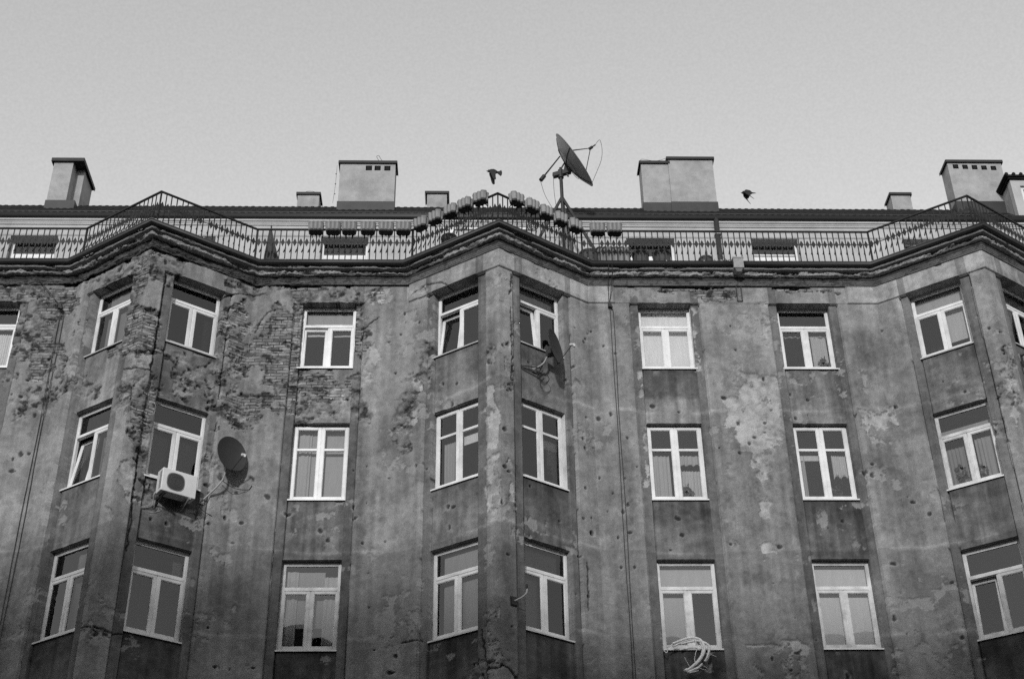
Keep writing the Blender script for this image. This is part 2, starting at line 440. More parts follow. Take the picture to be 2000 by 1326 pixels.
POCKS = [(9.67, 18.59), (9.03, 18.15), (6.07, 18.72), (6.13, 18.04), (5.38, 18.04), (6.7, 17.26), (1.3, 17.13), (1.62, 17.28), (2.66, 18.46), (3.02, 18.14), (3.3, 17.94), (2.75, 18.55), (2.56, 18.2), (2.61, 18.29), (2.36, 18.49), (2.29, 17.4), (2.14, 17.0), (-0.78, 16.82), (-0.47, 16.7), (-1.18, 18.6), (-1.98, 18.24), (-1.65, 19.06), (-1.62, 18.79), (-1.73, 18.45), (-1.81, 17.39), (-1.42, 17.3), (-1.34, 17.82), (-1.3, 18.66), (2.54, 16.14), (2.43, 15.56), (2.48, 15.33), (2.67, 15.42), (3.1, 16.3), (3.44, 15.69), (3.62, 14.95), (3.34, 14.66), (3.37, 14.03), (3.25, 13.85), (3.38, 13.35), (3.11, 13.23), (2.37, 13.57), (2.55, 13.64), (2.55, 13.29), (3.05, 14.29), (2.91, 13.85), (2.77, 14.67), (2.45, 14.33), (2.81, 16.18), (-0.6, 13.17), (-0.63, 13.69), (-0.53, 13.64), (-0.58, 16.21), (-0.98, 14.48), (-1.28, 14.86), (-1.08, 14.73), (1.91, 13.39), (1.27, 14.0), (0.57, 13.33), (0.68, 15.11), (0.67, 14.19), (0.74, 14.11), (5.74, 16.74), (5.99, 16.08), (5.5, 15.43), (6.33, 15.72), (5.95, 15.29), (6.2, 15.55), (4.45, 13.73), (4.51, 13.35), (4.24, 12.99), (4.68, 16.43), (4.08, 16.59), (5.53, 13.07), (6.57, 13.01), (7.35, 16.27), (7.64, 16.35), (7.3, 16.9), (7.69, 16.76), (7.72, 13.51), (8.06, 13.68), (6.58, 15.85), (6.79, 16.42), (6.6, 16.09), (9.65, 16.49), (8.88, 16.22), (8.71, 16.3), (9.65, 15.99), (9.47, 15.43), (8.89, 15.02), (8.85, 14.75), (8.72, 14.84), (9.55, 14.2), (9.64, 14.07), (9.9, 13.71), (8.99, 12.61), (8.8, 11.39), (9.01, 11.02), (10.05, 12.05), (10.04, 10.84), (6.72, 11.39), (6.34, 12.16), (6.66, 10.63), (6.13, 10.5), (6.49, 10.25), (7.11, 10.92), (7.67, 10.14), (3.14, 12.54), (3.42, 12.54), (-2.37, 13.09), (-1.9, 13.14), (-2.23, 12.41), (-1.59, 10.58), (-1.67, 10.23), (-2.03, 10.72), (-2.18, 11.64), (-4.27, 12.95), (-4.95, 10.31), (-4.47, 10.34), (-5.26, 10.36), (-5.44, 11.16), (0.7, 12.2), (0.76, 10.67), (0.67, 10.15), (2.17, 11.78), (2.27, 12.67), (2.55, 13.28), (-2.37, 14.96), (-2.66, 14.89), (-1.86, 14.66), (-2.33, 14.06), (-2.58, 13.71), (-2.62, 14.0), (-4.49, 14.21), (-2.38, 13.11), (-5.18, 14.31), (-5.74, 14.34), (-5.64, 13.44), (-6.65, 13.25), (-6.37, 13.24), (-10.14, 14.84), (-9.83, 15.28), (-10.01, 15.28), (-10.15, 15.13), (1.22, 13.2), (1.9, 13.38), (-1.14, 18.04), (-10.2, 17.18), (-10.48, 16.8), (-10.23, 16.4), (-9.86, 16.24), (-9.8, 17.76), (-10.23, 17.9), (-4.05, 13.84), (-5.01, 13.59), (-5.13, 13.11), (-5.34, 13.68), (-3.31, 13.47), (-3.13, 13.23), (10.94, 16.44), (11.04, 15.79), (11.31, 15.24), (11.81, 17.01), (11.88, 17.6), (11.64, 17.77), (10.59, 16.86)]
CRACKS = [[(0.25, 9.85), (0.45, 9.8), (0.54, 9.86), (0.73, 9.76), (0.86, 9.63)], [(0.11, 10.69), (0.19, 10.22), (0.27, 9.62)], [(-1.48, 19.48), (-1.36, 19.6), (-1.15, 19.63), (-0.83, 19.56), (-0.64, 19.45), (-0.61, 19.36)], [(0.84, 19.27), (0.86, 18.81), (0.79, 18.68)], [(-7.03, 19.29), (-7.06, 18.62), (-7.04, 17.65), (-7.08, 16.69)], [(-7.06, 14.65), (-7.06, 13.74), (-7.02, 13.05), (-7.01, 12.4)], [(-7.73, 10.69), (-7.37, 10.65), (-7.06, 10.58), (-6.91, 10.65)], [(-7.69, 16.66), (-7.39, 16.61), (-7.03, 16.66)], [(0.83, 18.34), (0.84, 17.23), (0.85, 16.28)], [(2.39, 11.49), (2.41, 12.53)], [(-1.46, 10.83), (-1.14, 10.83), (-1.07, 10.77)], [(-6.04, 19.12), (-5.53, 19.46), (-4.96, 19.63)], [(-4.71, 19.21), (-4.91, 19.04), (-5.07, 18.77), (-5.13, 18.49)], [(-2.25, 18.93), (-2.58, 18.64), (-2.65, 18.35)]]
BRICKB = [(-9.9, 19.12, 0.67, 0.67), (-9.89, 17.97, 0.58, 0.57), (-11.01, 19.63, 0.29, 0.27), (-7.62, 18.28, 0.34, 1.72), (-7.26, 17.41, 0.29, 0.91), (-7.09, 15.9, 0.22, 0.75), (-4.74, 18.34, 0.66, 1.24), (-4.22, 18.63, 0.22, 1.18), (-4.3, 17.22, 0.58, 0.77), (-3.34, 16.95, 0.7, 0.62), (-4.83, 16.67, 0.69, 0.48), (5.82, 19.58, 0.56, 0.21), (-5.55, 18.49, 0.26, 0.84), (-2.72, 18.64, 0.17, 0.88), (4.85, 19.76, 0.74, 0.15), (7.83, 19.77, 0.75, 0.12), (-4.63, 19.21, 0.36, 0.3), (-5.22, 15.87, 0.34, 0.18), (-8.57, 18.74, 0.37, 0.47), (-8.29, 17.49, 0.29, 0.45), (-3.75, 19.78, 0.98, 0.15), (-2.28, 19.55, 0.41, 0.27)]
ROUGHB = [(-7.13, 19.45, 0.6, 0.56), (-8.3, 19.62, 0.99, 0.65), (-7.93, 19.0, 0.56, 0.63), (-7.3, 16.07, 0.47, 0.75), (-6.04, 16.88, 0.6, 0.52), (-6.41, 16.45, 0.49, 0.45), (-5.69, 17.58, 0.41, 1.5), (-5.28, 16.52, 0.57, 0.79), (-7.0, 14.68, 0.37, 0.6), (-6.73, 13.93, 0.28, 0.47), (-5.79, 15.27, 0.29, 0.75), (-5.22, 19.81, 0.73, 0.45), (-3.5, 19.66, 1.1, 0.42), (-2.74, 18.93, 0.3, 0.89), (-3.32, 16.54, 0.7, 0.54), (-9.72, 16.93, 1.13, 0.83), (-10.36, 18.61, 0.59, 1.32), (11.35, 15.22, 0.19, 0.31), (11.89, 16.63, 0.2, 0.77), (11.67, 16.14, 0.14, 0.3), (-1.46, 16.36, 0.3, 0.83), (-2.63, 16.68, 0.23, 0.83), (-1.12, 17.31, 0.14, 0.85), (0.38, 17.05, 0.16, 0.35), (0.72, 16.64, 0.12, 0.54), (0.4, 9.85, 0.4, 0.21), (-7.32, 10.53, 0.25, 0.14), (-5.7, 20.18, 0.32, 0.44), (-9.35, 20.0, 0.47, 0.5), (-3.97, 19.37, 0.73, 0.21)]
DARKB = [(-3.74, 19.59, 1.1, 0.27), (-5.37, 18.86, 0.34, 1.43), (-5.62, 16.79, 0.76, 0.79), (-6.72, 16.58, 0.68, 0.64), (9.31, 18.1, 0.66, 0.87), (0.38, 17.46, 0.2, 0.62), (9.27, 12.02, 0.61, 0.95), (-4.75, 11.83, 0.96, 1.05), (-1.78, 15.61, 0.47, 0.8), (-1.76, 11.59, 0.65, 1.04), (8.86, 15.09, 0.81, 0.52), (-9.88, 20.09, 1.0, 0.3)]
CANES = {'A' : [(4.1, 10.803), (4.248, 10.865), (4.422, 10.926), (4.55, 10.935), (4.656, 10.89), (4.716, 10.801), (4.73, 10.669), (4.685, 10.538), (4.59, 10.407), (4.456, 10.303), (4.315, 10.217)] ,
'B' : [(4.258, 10.776), (4.38, 10.82), (4.543, 10.855), (4.669, 10.846), (4.735, 10.819), (4.799, 10.775), (4.835, 10.704), (4.817, 10.598), (4.774, 10.494), (4.716, 10.407)] ,
'C' : [(4.67, 10.363), (4.58, 10.285), (4.476, 10.243), (4.337, 10.183)] ,
'A2' : [(4.095, 10.742), (4.245, 10.821), (4.419, 10.891), (4.547, 10.904), (4.637, 10.864), (4.69, 10.784), (4.705, 10.669), (4.664, 10.538), (4.575, 10.424), (4.457, 10.321), (4.334, 10.243)] ,
'D' : [(4.537, 10.882), (4.591, 10.722), (4.546, 10.582), (4.518, 10.451), (4.528, 10.364)] ,
'E' : [(3.888, 10.742), (3.897, 10.681), (3.919, 10.645), (3.959, 10.615), (3.98, 10.663), (3.98, 10.724), (4.027, 10.733), (4.107, 10.795)] ,
'F' : [(4.546, 10.882), (4.604, 10.775), (4.7, 10.704)] ,
'G' : [(4.312, 10.495), (4.362, 10.39), (4.413, 10.295)] ,
'H' : [(4.74, 10.59), (4.856, 10.563), (4.97, 10.519)] ,
'I' : [(4.587, 10.268), (4.66, 10.25), (4.742, 10.233)] ,
'J' : [(4.387, 10.178), (4.49, 10.208), (4.584, 10.233)] ,
'K' : [(4.666, 10.32), (4.715, 10.302), (4.763, 10.272)] ,
}

# ------------------------------------------------------------------ the building: front wall
building = empty('apartment_building', (0.5, 30.5, GROUND))
tag(building, 'old tenement with crumbling dark plaster front and three pointed bays under the railing', 'building')

def frieze_amount(x):
    f = np.where(x < -1.55, 0.0, 1.0)
    f = np.where((x > 3.35) & (x < 8.95), .18, f)
    return f

def wear(X, Z):
    """returns extra depth, tone (albedo) and bare-brick amount of the wall at X, Z"""
    wx = X + .25*(fbm(X*1.7, Z*1.7, 3, 5)-.5); wz = Z + .25*(fbm(X*1.7, Z*1.7, 3, 6)-.5)
    n_mid = fbm(X*2.6, Z*2.6, 5, 11, .6)
    n_fine = fbm(X*9, Z*9, 4, 23, .6)
    streak = fbm(X*3.2 + .3*fbm(X*2, Z*.5, 2, 40), Z*.22, 4, 31, .55)
    streak2 = fbm(X*11, Z*.5, 3, 57, .5)
    big = fbm(X*.45, Z*.35, 3, 71)
    # ---- amounts
    fb = blobs(wx, wz, BRICKB)
    brick = sstep(.15, .21, fb*.75 + (n_mid-.5)*2.1 - .03)
    fr_ = blobs(wx, wz, ROUGHB)
    rough = sstep(.10, .30, fr_*.8 + (n_mid-.5)*2.2 + .02)
    rough = rough*(1-brick*.75)
    dark = sstep(-.1, .8, blobs(wx, wz, DARKB) + (n_mid-.5)*.5)
    light = np.zeros_like(X)
    jit = .15*(fbm(X*4.2, Z*4.2, 5, 91, .6)-.5)*2
    for p in LIGHT:
        xs_ = [q[0] for q in p]; zs_ = [q[1] for q in p]
        sel = (X > min(xs_)-.25) & (X < max(xs_)+.25) & (Z > min(zs_)-.25) & (Z < max(zs_)+.25)
        if sel.any():
            sd = in_poly(X[sel], Z[sel], p) + jit[sel]
            light[sel] = np.maximum(light[sel], sstep(-.008, .012, sd))
    light = light*(1-1.0*sstep(.635, .645, fbm(X*4.2, Z*3.6, 5, 441, .6)))
    # scattered small flakes that fell off
    flake = sstep(.645, .665, fbm(X*3.3, Z*2.9, 5, 131, .62))*sstep(.45, .6, fbm(X*.7, Z*.7, 2, 137))
    # ---- plaster tone
    crisp = np.abs(fbm(X*2.1+3, Z*1.8, 5, 401, .6)-.5)*2          # tide lines and patched areas
    tone = .170*(1 + .50*(streak-.5) + .28*(streak2-.5) + .46*(n_mid-.5) + .36*(n_fine-.5) + .40*(big-.5) - .10*(sstep(.0, .10, crisp)-.7) + .13*(sstep(.48, .53, fbm(X*1.6, Z*1.1, 5, 431, .62))-.5))
    # broad lesenes: cleaner edges, dirtier middle
    edge = np.zeros_like(X)
    for xl, xr, sl, sr, k, key in AX:
        edge = np.maximum(edge, np.exp(-np.clip(np.where(X < (sl+sr)/2, sl-X, X-sr), 0, 9)/.20)*((X < sl) | (X > sr)))
    tone = tone*(1.0 + .20*edge*sstep(.35, .6, fbm(X*1.5, Z*.6, 3, 411)))
    # frieze and upper ridges of the second and third bays are lighter
    pale_top = ((X > -1.6) & (X < 3.3)) | (X > 9.0)
    tone = np.where(pale_top, tone*(1 + .30*sstep(19.2, 19.5, Z) + .18*sstep(15.5, 18.5, Z)*(np.minimum(np.abs(X-BX[1]), np.abs(X-BX[2])) < .45)), tone)
    # dirty run-off under the sills, in the recessed panels
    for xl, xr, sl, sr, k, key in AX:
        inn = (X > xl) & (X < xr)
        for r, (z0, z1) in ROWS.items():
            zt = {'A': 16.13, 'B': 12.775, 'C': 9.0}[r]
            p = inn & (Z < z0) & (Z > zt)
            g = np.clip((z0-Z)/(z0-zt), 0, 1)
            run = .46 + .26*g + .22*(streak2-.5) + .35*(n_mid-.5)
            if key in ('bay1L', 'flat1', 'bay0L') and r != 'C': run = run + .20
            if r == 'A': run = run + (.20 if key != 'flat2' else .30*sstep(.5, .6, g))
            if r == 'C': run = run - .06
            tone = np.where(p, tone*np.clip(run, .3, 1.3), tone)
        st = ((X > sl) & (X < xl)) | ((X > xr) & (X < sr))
        tone = np.where(st, tone*.72, tone)  # side strips of each recess are darker all the way up
    # lime lines at the old floor bands, darker just beneath them
    for zb, dk in ((12.93, .86), (10.98, .93), (16.42, .95)):
        zz = Z - zb - .05*(fbm(X*2, X*0+zb, 3, 77)-.5) - .04*np.sin(X*.9)
        tone = tone*(1 + .30*np.exp(-(zz/.045)**2)*sstep(.45, .62, fbm(X*1.3, X*0+3*zb, 3, 83)))
        tone = np.where((zz < 0) & (zz > -1.6), tone*(1-(1-dk)*np.exp(zz/.9)), tone)
    tone *= 1-.36*dark*sstep(.3, .6, n_mid+.1)*.8
    # bare and broken places
    pit = fbm(X*6.5, Z*7.5, 4, 151, .62)
    lump = fbm(X*4.6, Z*5.2, 5, 163, .62)
    tone = np.where(rough > .02, tone*(1-rough) + rough*(.140*(1 + 1.3*(lump-.5) + 1.4*(n_fine-.5))), tone)
    tone = tone*(1-.6*rough*sstep(.56, .64, pit))
    btone = .150*(1 + .9*(n_mid-.5) + .6*(n_fine-.5) + .4*(fbm(X*4.1, Z*11, 3, 171)-.5))
    btone = btone*(1-.6*sstep(.60, .66, pit))
    tone = tone*(1-brick) + brick*btone
    tone = tone*(1-flake*.7) + flake*.7*.215
    tone = tone*(1-light) + light*(.232*(1 + .7*(n_mid-.5) + .7*(n_fine-.5)))
    # ---- depth (positive = into the wall)
    dep = .010*(n_mid-.5) + .006*(n_fine-.5)
    dep += brick*(.030 + .012*(n_mid-.5) + .016*(n_fine-.5) + .045*sstep(.63, .68, fbm(X*3.9, Z*9.5, 4, 187)))
    dep += rough*(.022 + .05*(lump-.5) + .04*sstep(.56, .66, pit) + .02*(n_fine-.5))
    dep += light*.030 + flake*.020
    # the broken ridge of the first bay: a ledge, and the hollow beneath it
    rid = np.exp(-((X+7.38)/.30)**2)
    zr = Z + .10*(fbm(X*5, Z*2, 3, 191)-.5)
    led = 17.18 + .10*np.sin(X*7)
    dep += rid*(.030*(Z > led)*(Z < 19.0)*(n_mid-.2)) + rid*.085*sstep(0, .03, led-zr)*np.exp(-np.clip(led-zr, 0, 9)/.42)
    dep += rid*.05*sstep(14.4, 15.0, Z)*(lump-.45)
    # cracks
    for line in CRACKS:
        xs_ = [q[0] for q in line]; zs_ = [q[1] for q in line]
        sel = (X > min(xs_)-.2) & (X < max(xs_)+.2) & (Z > min(zs_)-.2) & (Z < max(zs_)+.2)
        if not sel.any(): continue
        px = X[sel] + .07*(fbm(X[sel]*9, Z[sel]*9, 3, 201)-.5); pz = Z[sel] + .07*(fbm(X[sel]*9, Z[sel]*9, 3, 207)-.5)
        d = np.full(px.shape, 9.0)
        for (x1, y1), (x2, y2) in zip(line[:-1], line[1:]):
            dx, dy = x2-x1, y2-y1
            t = np.clip(((px-x1)*dx+(pz-y1)*dy)/(dx*dx+dy*dy+1e-12), 0, 1)
            d = np.minimum(d, np.hypot(px-(x1+t*dx), pz-(y1+t*dy)))
        k = 1-sstep(.008, .022, d)
        dep[sel] += .035*k; tone[sel] *= 1-.72*k
    # bullet and shrapnel pocks
    rng = np.random.RandomState(4)
    for x, z in POCKS:
        r = rng.choice([.022, .03, .036, .042, .05, .064]); ex = rng.uniform(.7, 1.4)
        sel = (np.abs(X-x) < .28) & (np.abs(Z-z) < .28)
        if not sel.any(): continue
        d = np.hypot((X[sel]-x)*ex, (Z[sel]-z)/ex)
        d = d*(1 + 1.3*(fbm(X[sel]*12+x*5, Z[sel]*12, 3, 211)-.5))
        halo = (1-sstep(r*1.2, r*rng.uniform(1.6, 2.4), d))*rng.uniform(0, 1)
        core = 1-sstep(r*.45, r*1.0, d)
        dep[sel] += .007*halo + .045*core
        tone[sel] = tone[sel]*(1-halo*.45) + halo*.45*.24
        tone[sel] *= 1-.66*core  # hole shade painted into the pock cores
    tone = .176*(np.clip(tone, .01, 1)/.150)**1.32
    return dep, np.clip(tone, .02, .42), brick

def grid_lines(a, b, step, marks, eps=.0011):
    """regular lines from a to b, with a close pair of lines at every mark"""
    pts = list(np.linspace(a, b, max(2, int(math.ceil((b-a)/step))+1)))
    for m in marks:
        if a+eps < m < b-eps: pts += [m-eps, m+eps]
    pts = sorted(pts)
    keep = [pts[0]]
    ms = set()
    for m in marks: ms |= {round(m-eps, 6), round(m+eps, 6)}
    for p in pts[1:]:
        if p-keep[-1] < step*.45:
            if round(p, 6) in ms and round(keep[-1], 6) in ms: keep.append(p)
            elif round(p, 6) in ms and len(keep) > 1: keep[-1] = p
            elif round(p, 6) in ms: keep.append(p)
            elif p == pts[-1]:
                if round(keep[-1], 6) in ms or len(keep) == 1: keep.append(p)
                else: keep[-1] = p
        else: keep.append(p)
    return np.array(keep)

EPS = .0011
GW = .028                            # groove added at the recess edges to draw their dark shadow lines
zmarks = [Z_FRIEZE]
for z0, z1 in ROWS.values(): zmarks += [z0-EPS, z1+EPS]
zs_fine = grid_lines(9.3, Z_CORN, .0205, zmarks)
ZS = np.concatenate([np.linspace(GROUND, 9.3, 16)[:-1], zs_fine])

def build_wall():
    V, F = [], []
    ATT = [[], [], []]
    off = 0
    s0 = 0.0
    for si, (xa, xb, ya, yb, kind, bi) in enumerate(SEGS):
        L_ = math.hypot(xb-xa, yb-ya)
        kx = (xb-xa)/L_
        marks = []
        mine = [a for a in AX if a[4] == kind and xa < (a[0]+a[1])/2 < xb]
        for xl, xr, sl, sr, k, key in mine: marks += [sl-GW, sl, xl, xl+GW, xr, sr, sr+GW]
        vis0, vis1 = max(xa, -12.9), min(xb, 13.6)
        if vis1-vis0 > .1:
            xs = grid_lines(vis0, vis1, .0205*kx, marks)
            if vis0 > xa: xs = np.concatenate([np.arange(xa, vis0-.1, .25), xs])
            if vis1 < xb: xs = np.concatenate([xs, np.arange(vis1+.2, xb-.1, .25), [xb]])
        else:
            xs = grid_lines(xa, xb, .2, marks)
        nx, nz = len(xs), len(ZS)
        X, Z = np.meshgrid(xs, ZS, indexing='ij')
        base = np.zeros_like(X)
        gro = sstep(.34, .42, fbm(X*0+xa, Z*1.3, 3, 451))
        inpan = np.zeros_like(X, bool)
        for xl, xr, sl, sr, k, key in mine:
            base = np.where((X > sl) & (X < sr), D_STRIP, base)
            for e_ in (sl-GW, sr): base = np.where((X > e_) & (X < e_+GW), D_STRIP*.5+.075*gro, base)
            base = np.where((X > sl) & (X < sr) & ((X < xl) | (X > xr)), D_STRIP, base)
            p = (X > xl) & (X < xr)
            base = np.where(p, D_PANEL, base); inpan |= p
            base = np.where((X > xl) & (X < xl+GW), D_PANEL+.045*gro, base)
        fz = Z > Z_FRIEZE
        fa = frieze_amount(X)
        band = np.where(fa > 0, -.04*fa, .0)
        base = np.where(fz, band, base)
        dep, tone, brick = wear(X, Z)
        # the recess edges are chipped where the plaster is broken
        D = base + dep
        n = np.array(NORM[kind])
        def miter(j):
            a = np.array(NORM[SEGS[j][4]]); b_ = np.array(NORM[SEGS[j+1][4]])
            return (a+b_)/(1+a.dot(b_))
        m0 = miter(si-1) if si > 0 else n
        m1 = miter(si) if si < len(SEGS)-1 else n
        t0 = np.clip(1-(xs-xa)/.07, 0, 1)[:, None]; t1 = np.clip(1-(xb-xs)/.07, 0, 1)[:, None]
        nv = n[None, :]*(1-t0-t1) + m0[None, :]*t0 + m1[None, :]*t1
        Yb = ya + (yb-ya)*(X-xa)/(xb-xa)
        PX = X - nv[:, 0][:, None]*D; PY = Yb - nv[:, 1][:, None]*D
        P = np.stack([PX, PY, Z], -1).reshape(-1, 3)
        sarc = s0 + (X-xa)/kx
        UV = np.stack([sarc, Z, np.zeros_like(Z)], -1).reshape(-1, 3)
        ii, jj = np.meshgrid(np.arange(nx-1), np.arange(nz-1), indexing='ij')
        cx = (xs[:-1]+xs[1:])/2; cz = (ZS[:-1]+ZS[1:])/2
        CXg, CZg = np.meshgrid(cx, cz, indexing='ij')
        hole = np.zeros(CXg.shape, bool)
        ops = []
        for xl, xr, sl, sr, k, key in mine:
            for r, (z0, z1) in ROWS.items():
                hole |= (CXg > xl+EPS*1.01) & (CXg < xr-EPS*1.01) & (CZg > z0) & (CZg < z1)
                ops.append((xl, xr, z0, z1))
        idx = (ii*nz+jj)[~hole]
        Q = np.stack([idx, idx+nz, idx+nz+1, idx+1], -1) + off
        seg_off = off
        V.append(P); F.append(Q)
        ATT[0].append(tone.ravel()); ATT[1].append(brick.ravel()); ATT[2].append(UV)
        off += len(P)
        # reveals
        for xl, xr, z0, z1 in ops:
            i0 = int(np.argmin(np.abs(xs-(xl+EPS)))); i1 = int(np.argmin(np.abs(xs-(xr-EPS))))
            j0 = int(np.argmin(np.abs(ZS-z0))); j1 = int(np.argmin(np.abs(ZS-z1)))
            ring = [(i, j0) for i in range(i0, i1)] + [(i1, j) for j in range(j0, j1)] + \
                   [(i, j1) for i in range(i1, i0, -1)] + [(i0, j) for j in range(j1, j0, -1)]
            ra = np.array([i*nz+j for i, j in ring])
            m = len(ring); K = 8
            xq = np.array([xs[i] for i, j in ring]); zq = np.array([ZS[j] for i, j in ring])
            yq = ya + (yb-ya)*(xq-xa)/(xb-xa)
            dn = D.ravel()[ra]; tn = tone.ravel()[ra]; bn = brick.ravel()[ra]; uv = UV[ra]
            prev = ra + seg_off
            for q in range(1, K+1):
                t = q/K
                d_ = dn*(1-t) + (D_PANEL+.30)*t
                rag = .006*(_hash(np.arange(m)//2+q*977, np.arange(m)*0+q, 9)-.5)
                V.append(np.stack([xq-n[0]*d_+rag, yq-n[1]*d_, zq+rag], -1))
                cur = np.arange(m) + off
                F.append(np.stack([prev, np.roll(prev, -1), np.roll(cur, -1), cur], -1))
                ATT[0].append(np.clip(tn*(1+.3*(_hash(np.arange(m)//3, np.arange(m)*0+q, 5)-.5)), .03, .34))
                ATT[1].append(bn*.5); ATT[2].append(uv + np.array([d_*.7, d_*.7, d_]).T)
                off += m; prev = cur
        s0 += L_
    V = np.concatenate(V); F = np.concatenate(F)
    me = bpy.data.meshes.new('front_wall')
    me.vertices.add(len(V)); me.vertices.foreach_set('co', V.astype(np.float32).ravel())
    me.loops.add(len(F)*4); me.loops.foreach_set('vertex_index', F.astype(np.int32).ravel())
    me.polygons.add(len(F)); me.polygons.foreach_set('loop_start', np.arange(0, len(F)*4, 4, dtype=np.int32))
    me.update(calc_edges=True)
    for nm, arr in (('tone', ATT[0]), ('bare_brick', ATT[1])):
        a = me.attributes.new(nm, 'FLOAT', 'POINT'); a.data.foreach_set('value', np.concatenate(arr).astype(np.float32))
    a = me.attributes.new('wall_uv', 'FLOAT_VECTOR', 'POINT')
    a.data.foreach_set('vector', np.concatenate(ATT[2]).astype(np.float32).ravel())
    me.materials.append(M_WALL)
    o = bpy.data.objects.new('front_wall', me); COL.objects.link(o)
    return adopt(o, building)
build_wall()

# ------------------------------------------------------------------ cornice, gutter, terrace
def along(delta, step=.022, x0=None, x1=None):
    """points t along the offset polyline: list of (seg, t)"""
def sweep_points(step):
    st = []
    for i in range(len(SEGS)):
        xa, xb, ya, yb = SEGS[i][:4]
        a, b = max(xa, -12.9), min(xb, 13.6)
        if b-a > .1:
            n = max(2, int((b-a)*(1 if SEGS[i][4] == 'F' else 1/CT)/step))
            ts = list((np.linspace(a, b, n)-xa)/(xb-xa))
            if a > xa: ts = [0.0] + ts
            if b < xb: ts = ts + [1.0]
        else: ts = [0.0, 1.0]
        if i < len(SEGS)-1: ts = [t for t in ts if t < 1-1e-9]
        st += [(i, t) for t in ts]
    return st
def corner_xy(i, delta):
    """corner i of the plan polyline at delta (arrays allowed)"""
    h = H_BAY + .313*delta
    if i == 0: return np.full_like(delta, X_END0), Y_REF-delta
    if i == len(SEGS): return np.full_like(delta, X_END1), Y_REF-delta
    b = BX[(i-1)//3]; k = (i-1) % 3
    if k == 0: return b-h, Y_REF-delta
    if k == 1: return np.full_like(delta, b), Y_REF-delta-S_BAY*h
    return b+h, Y_REF-delta

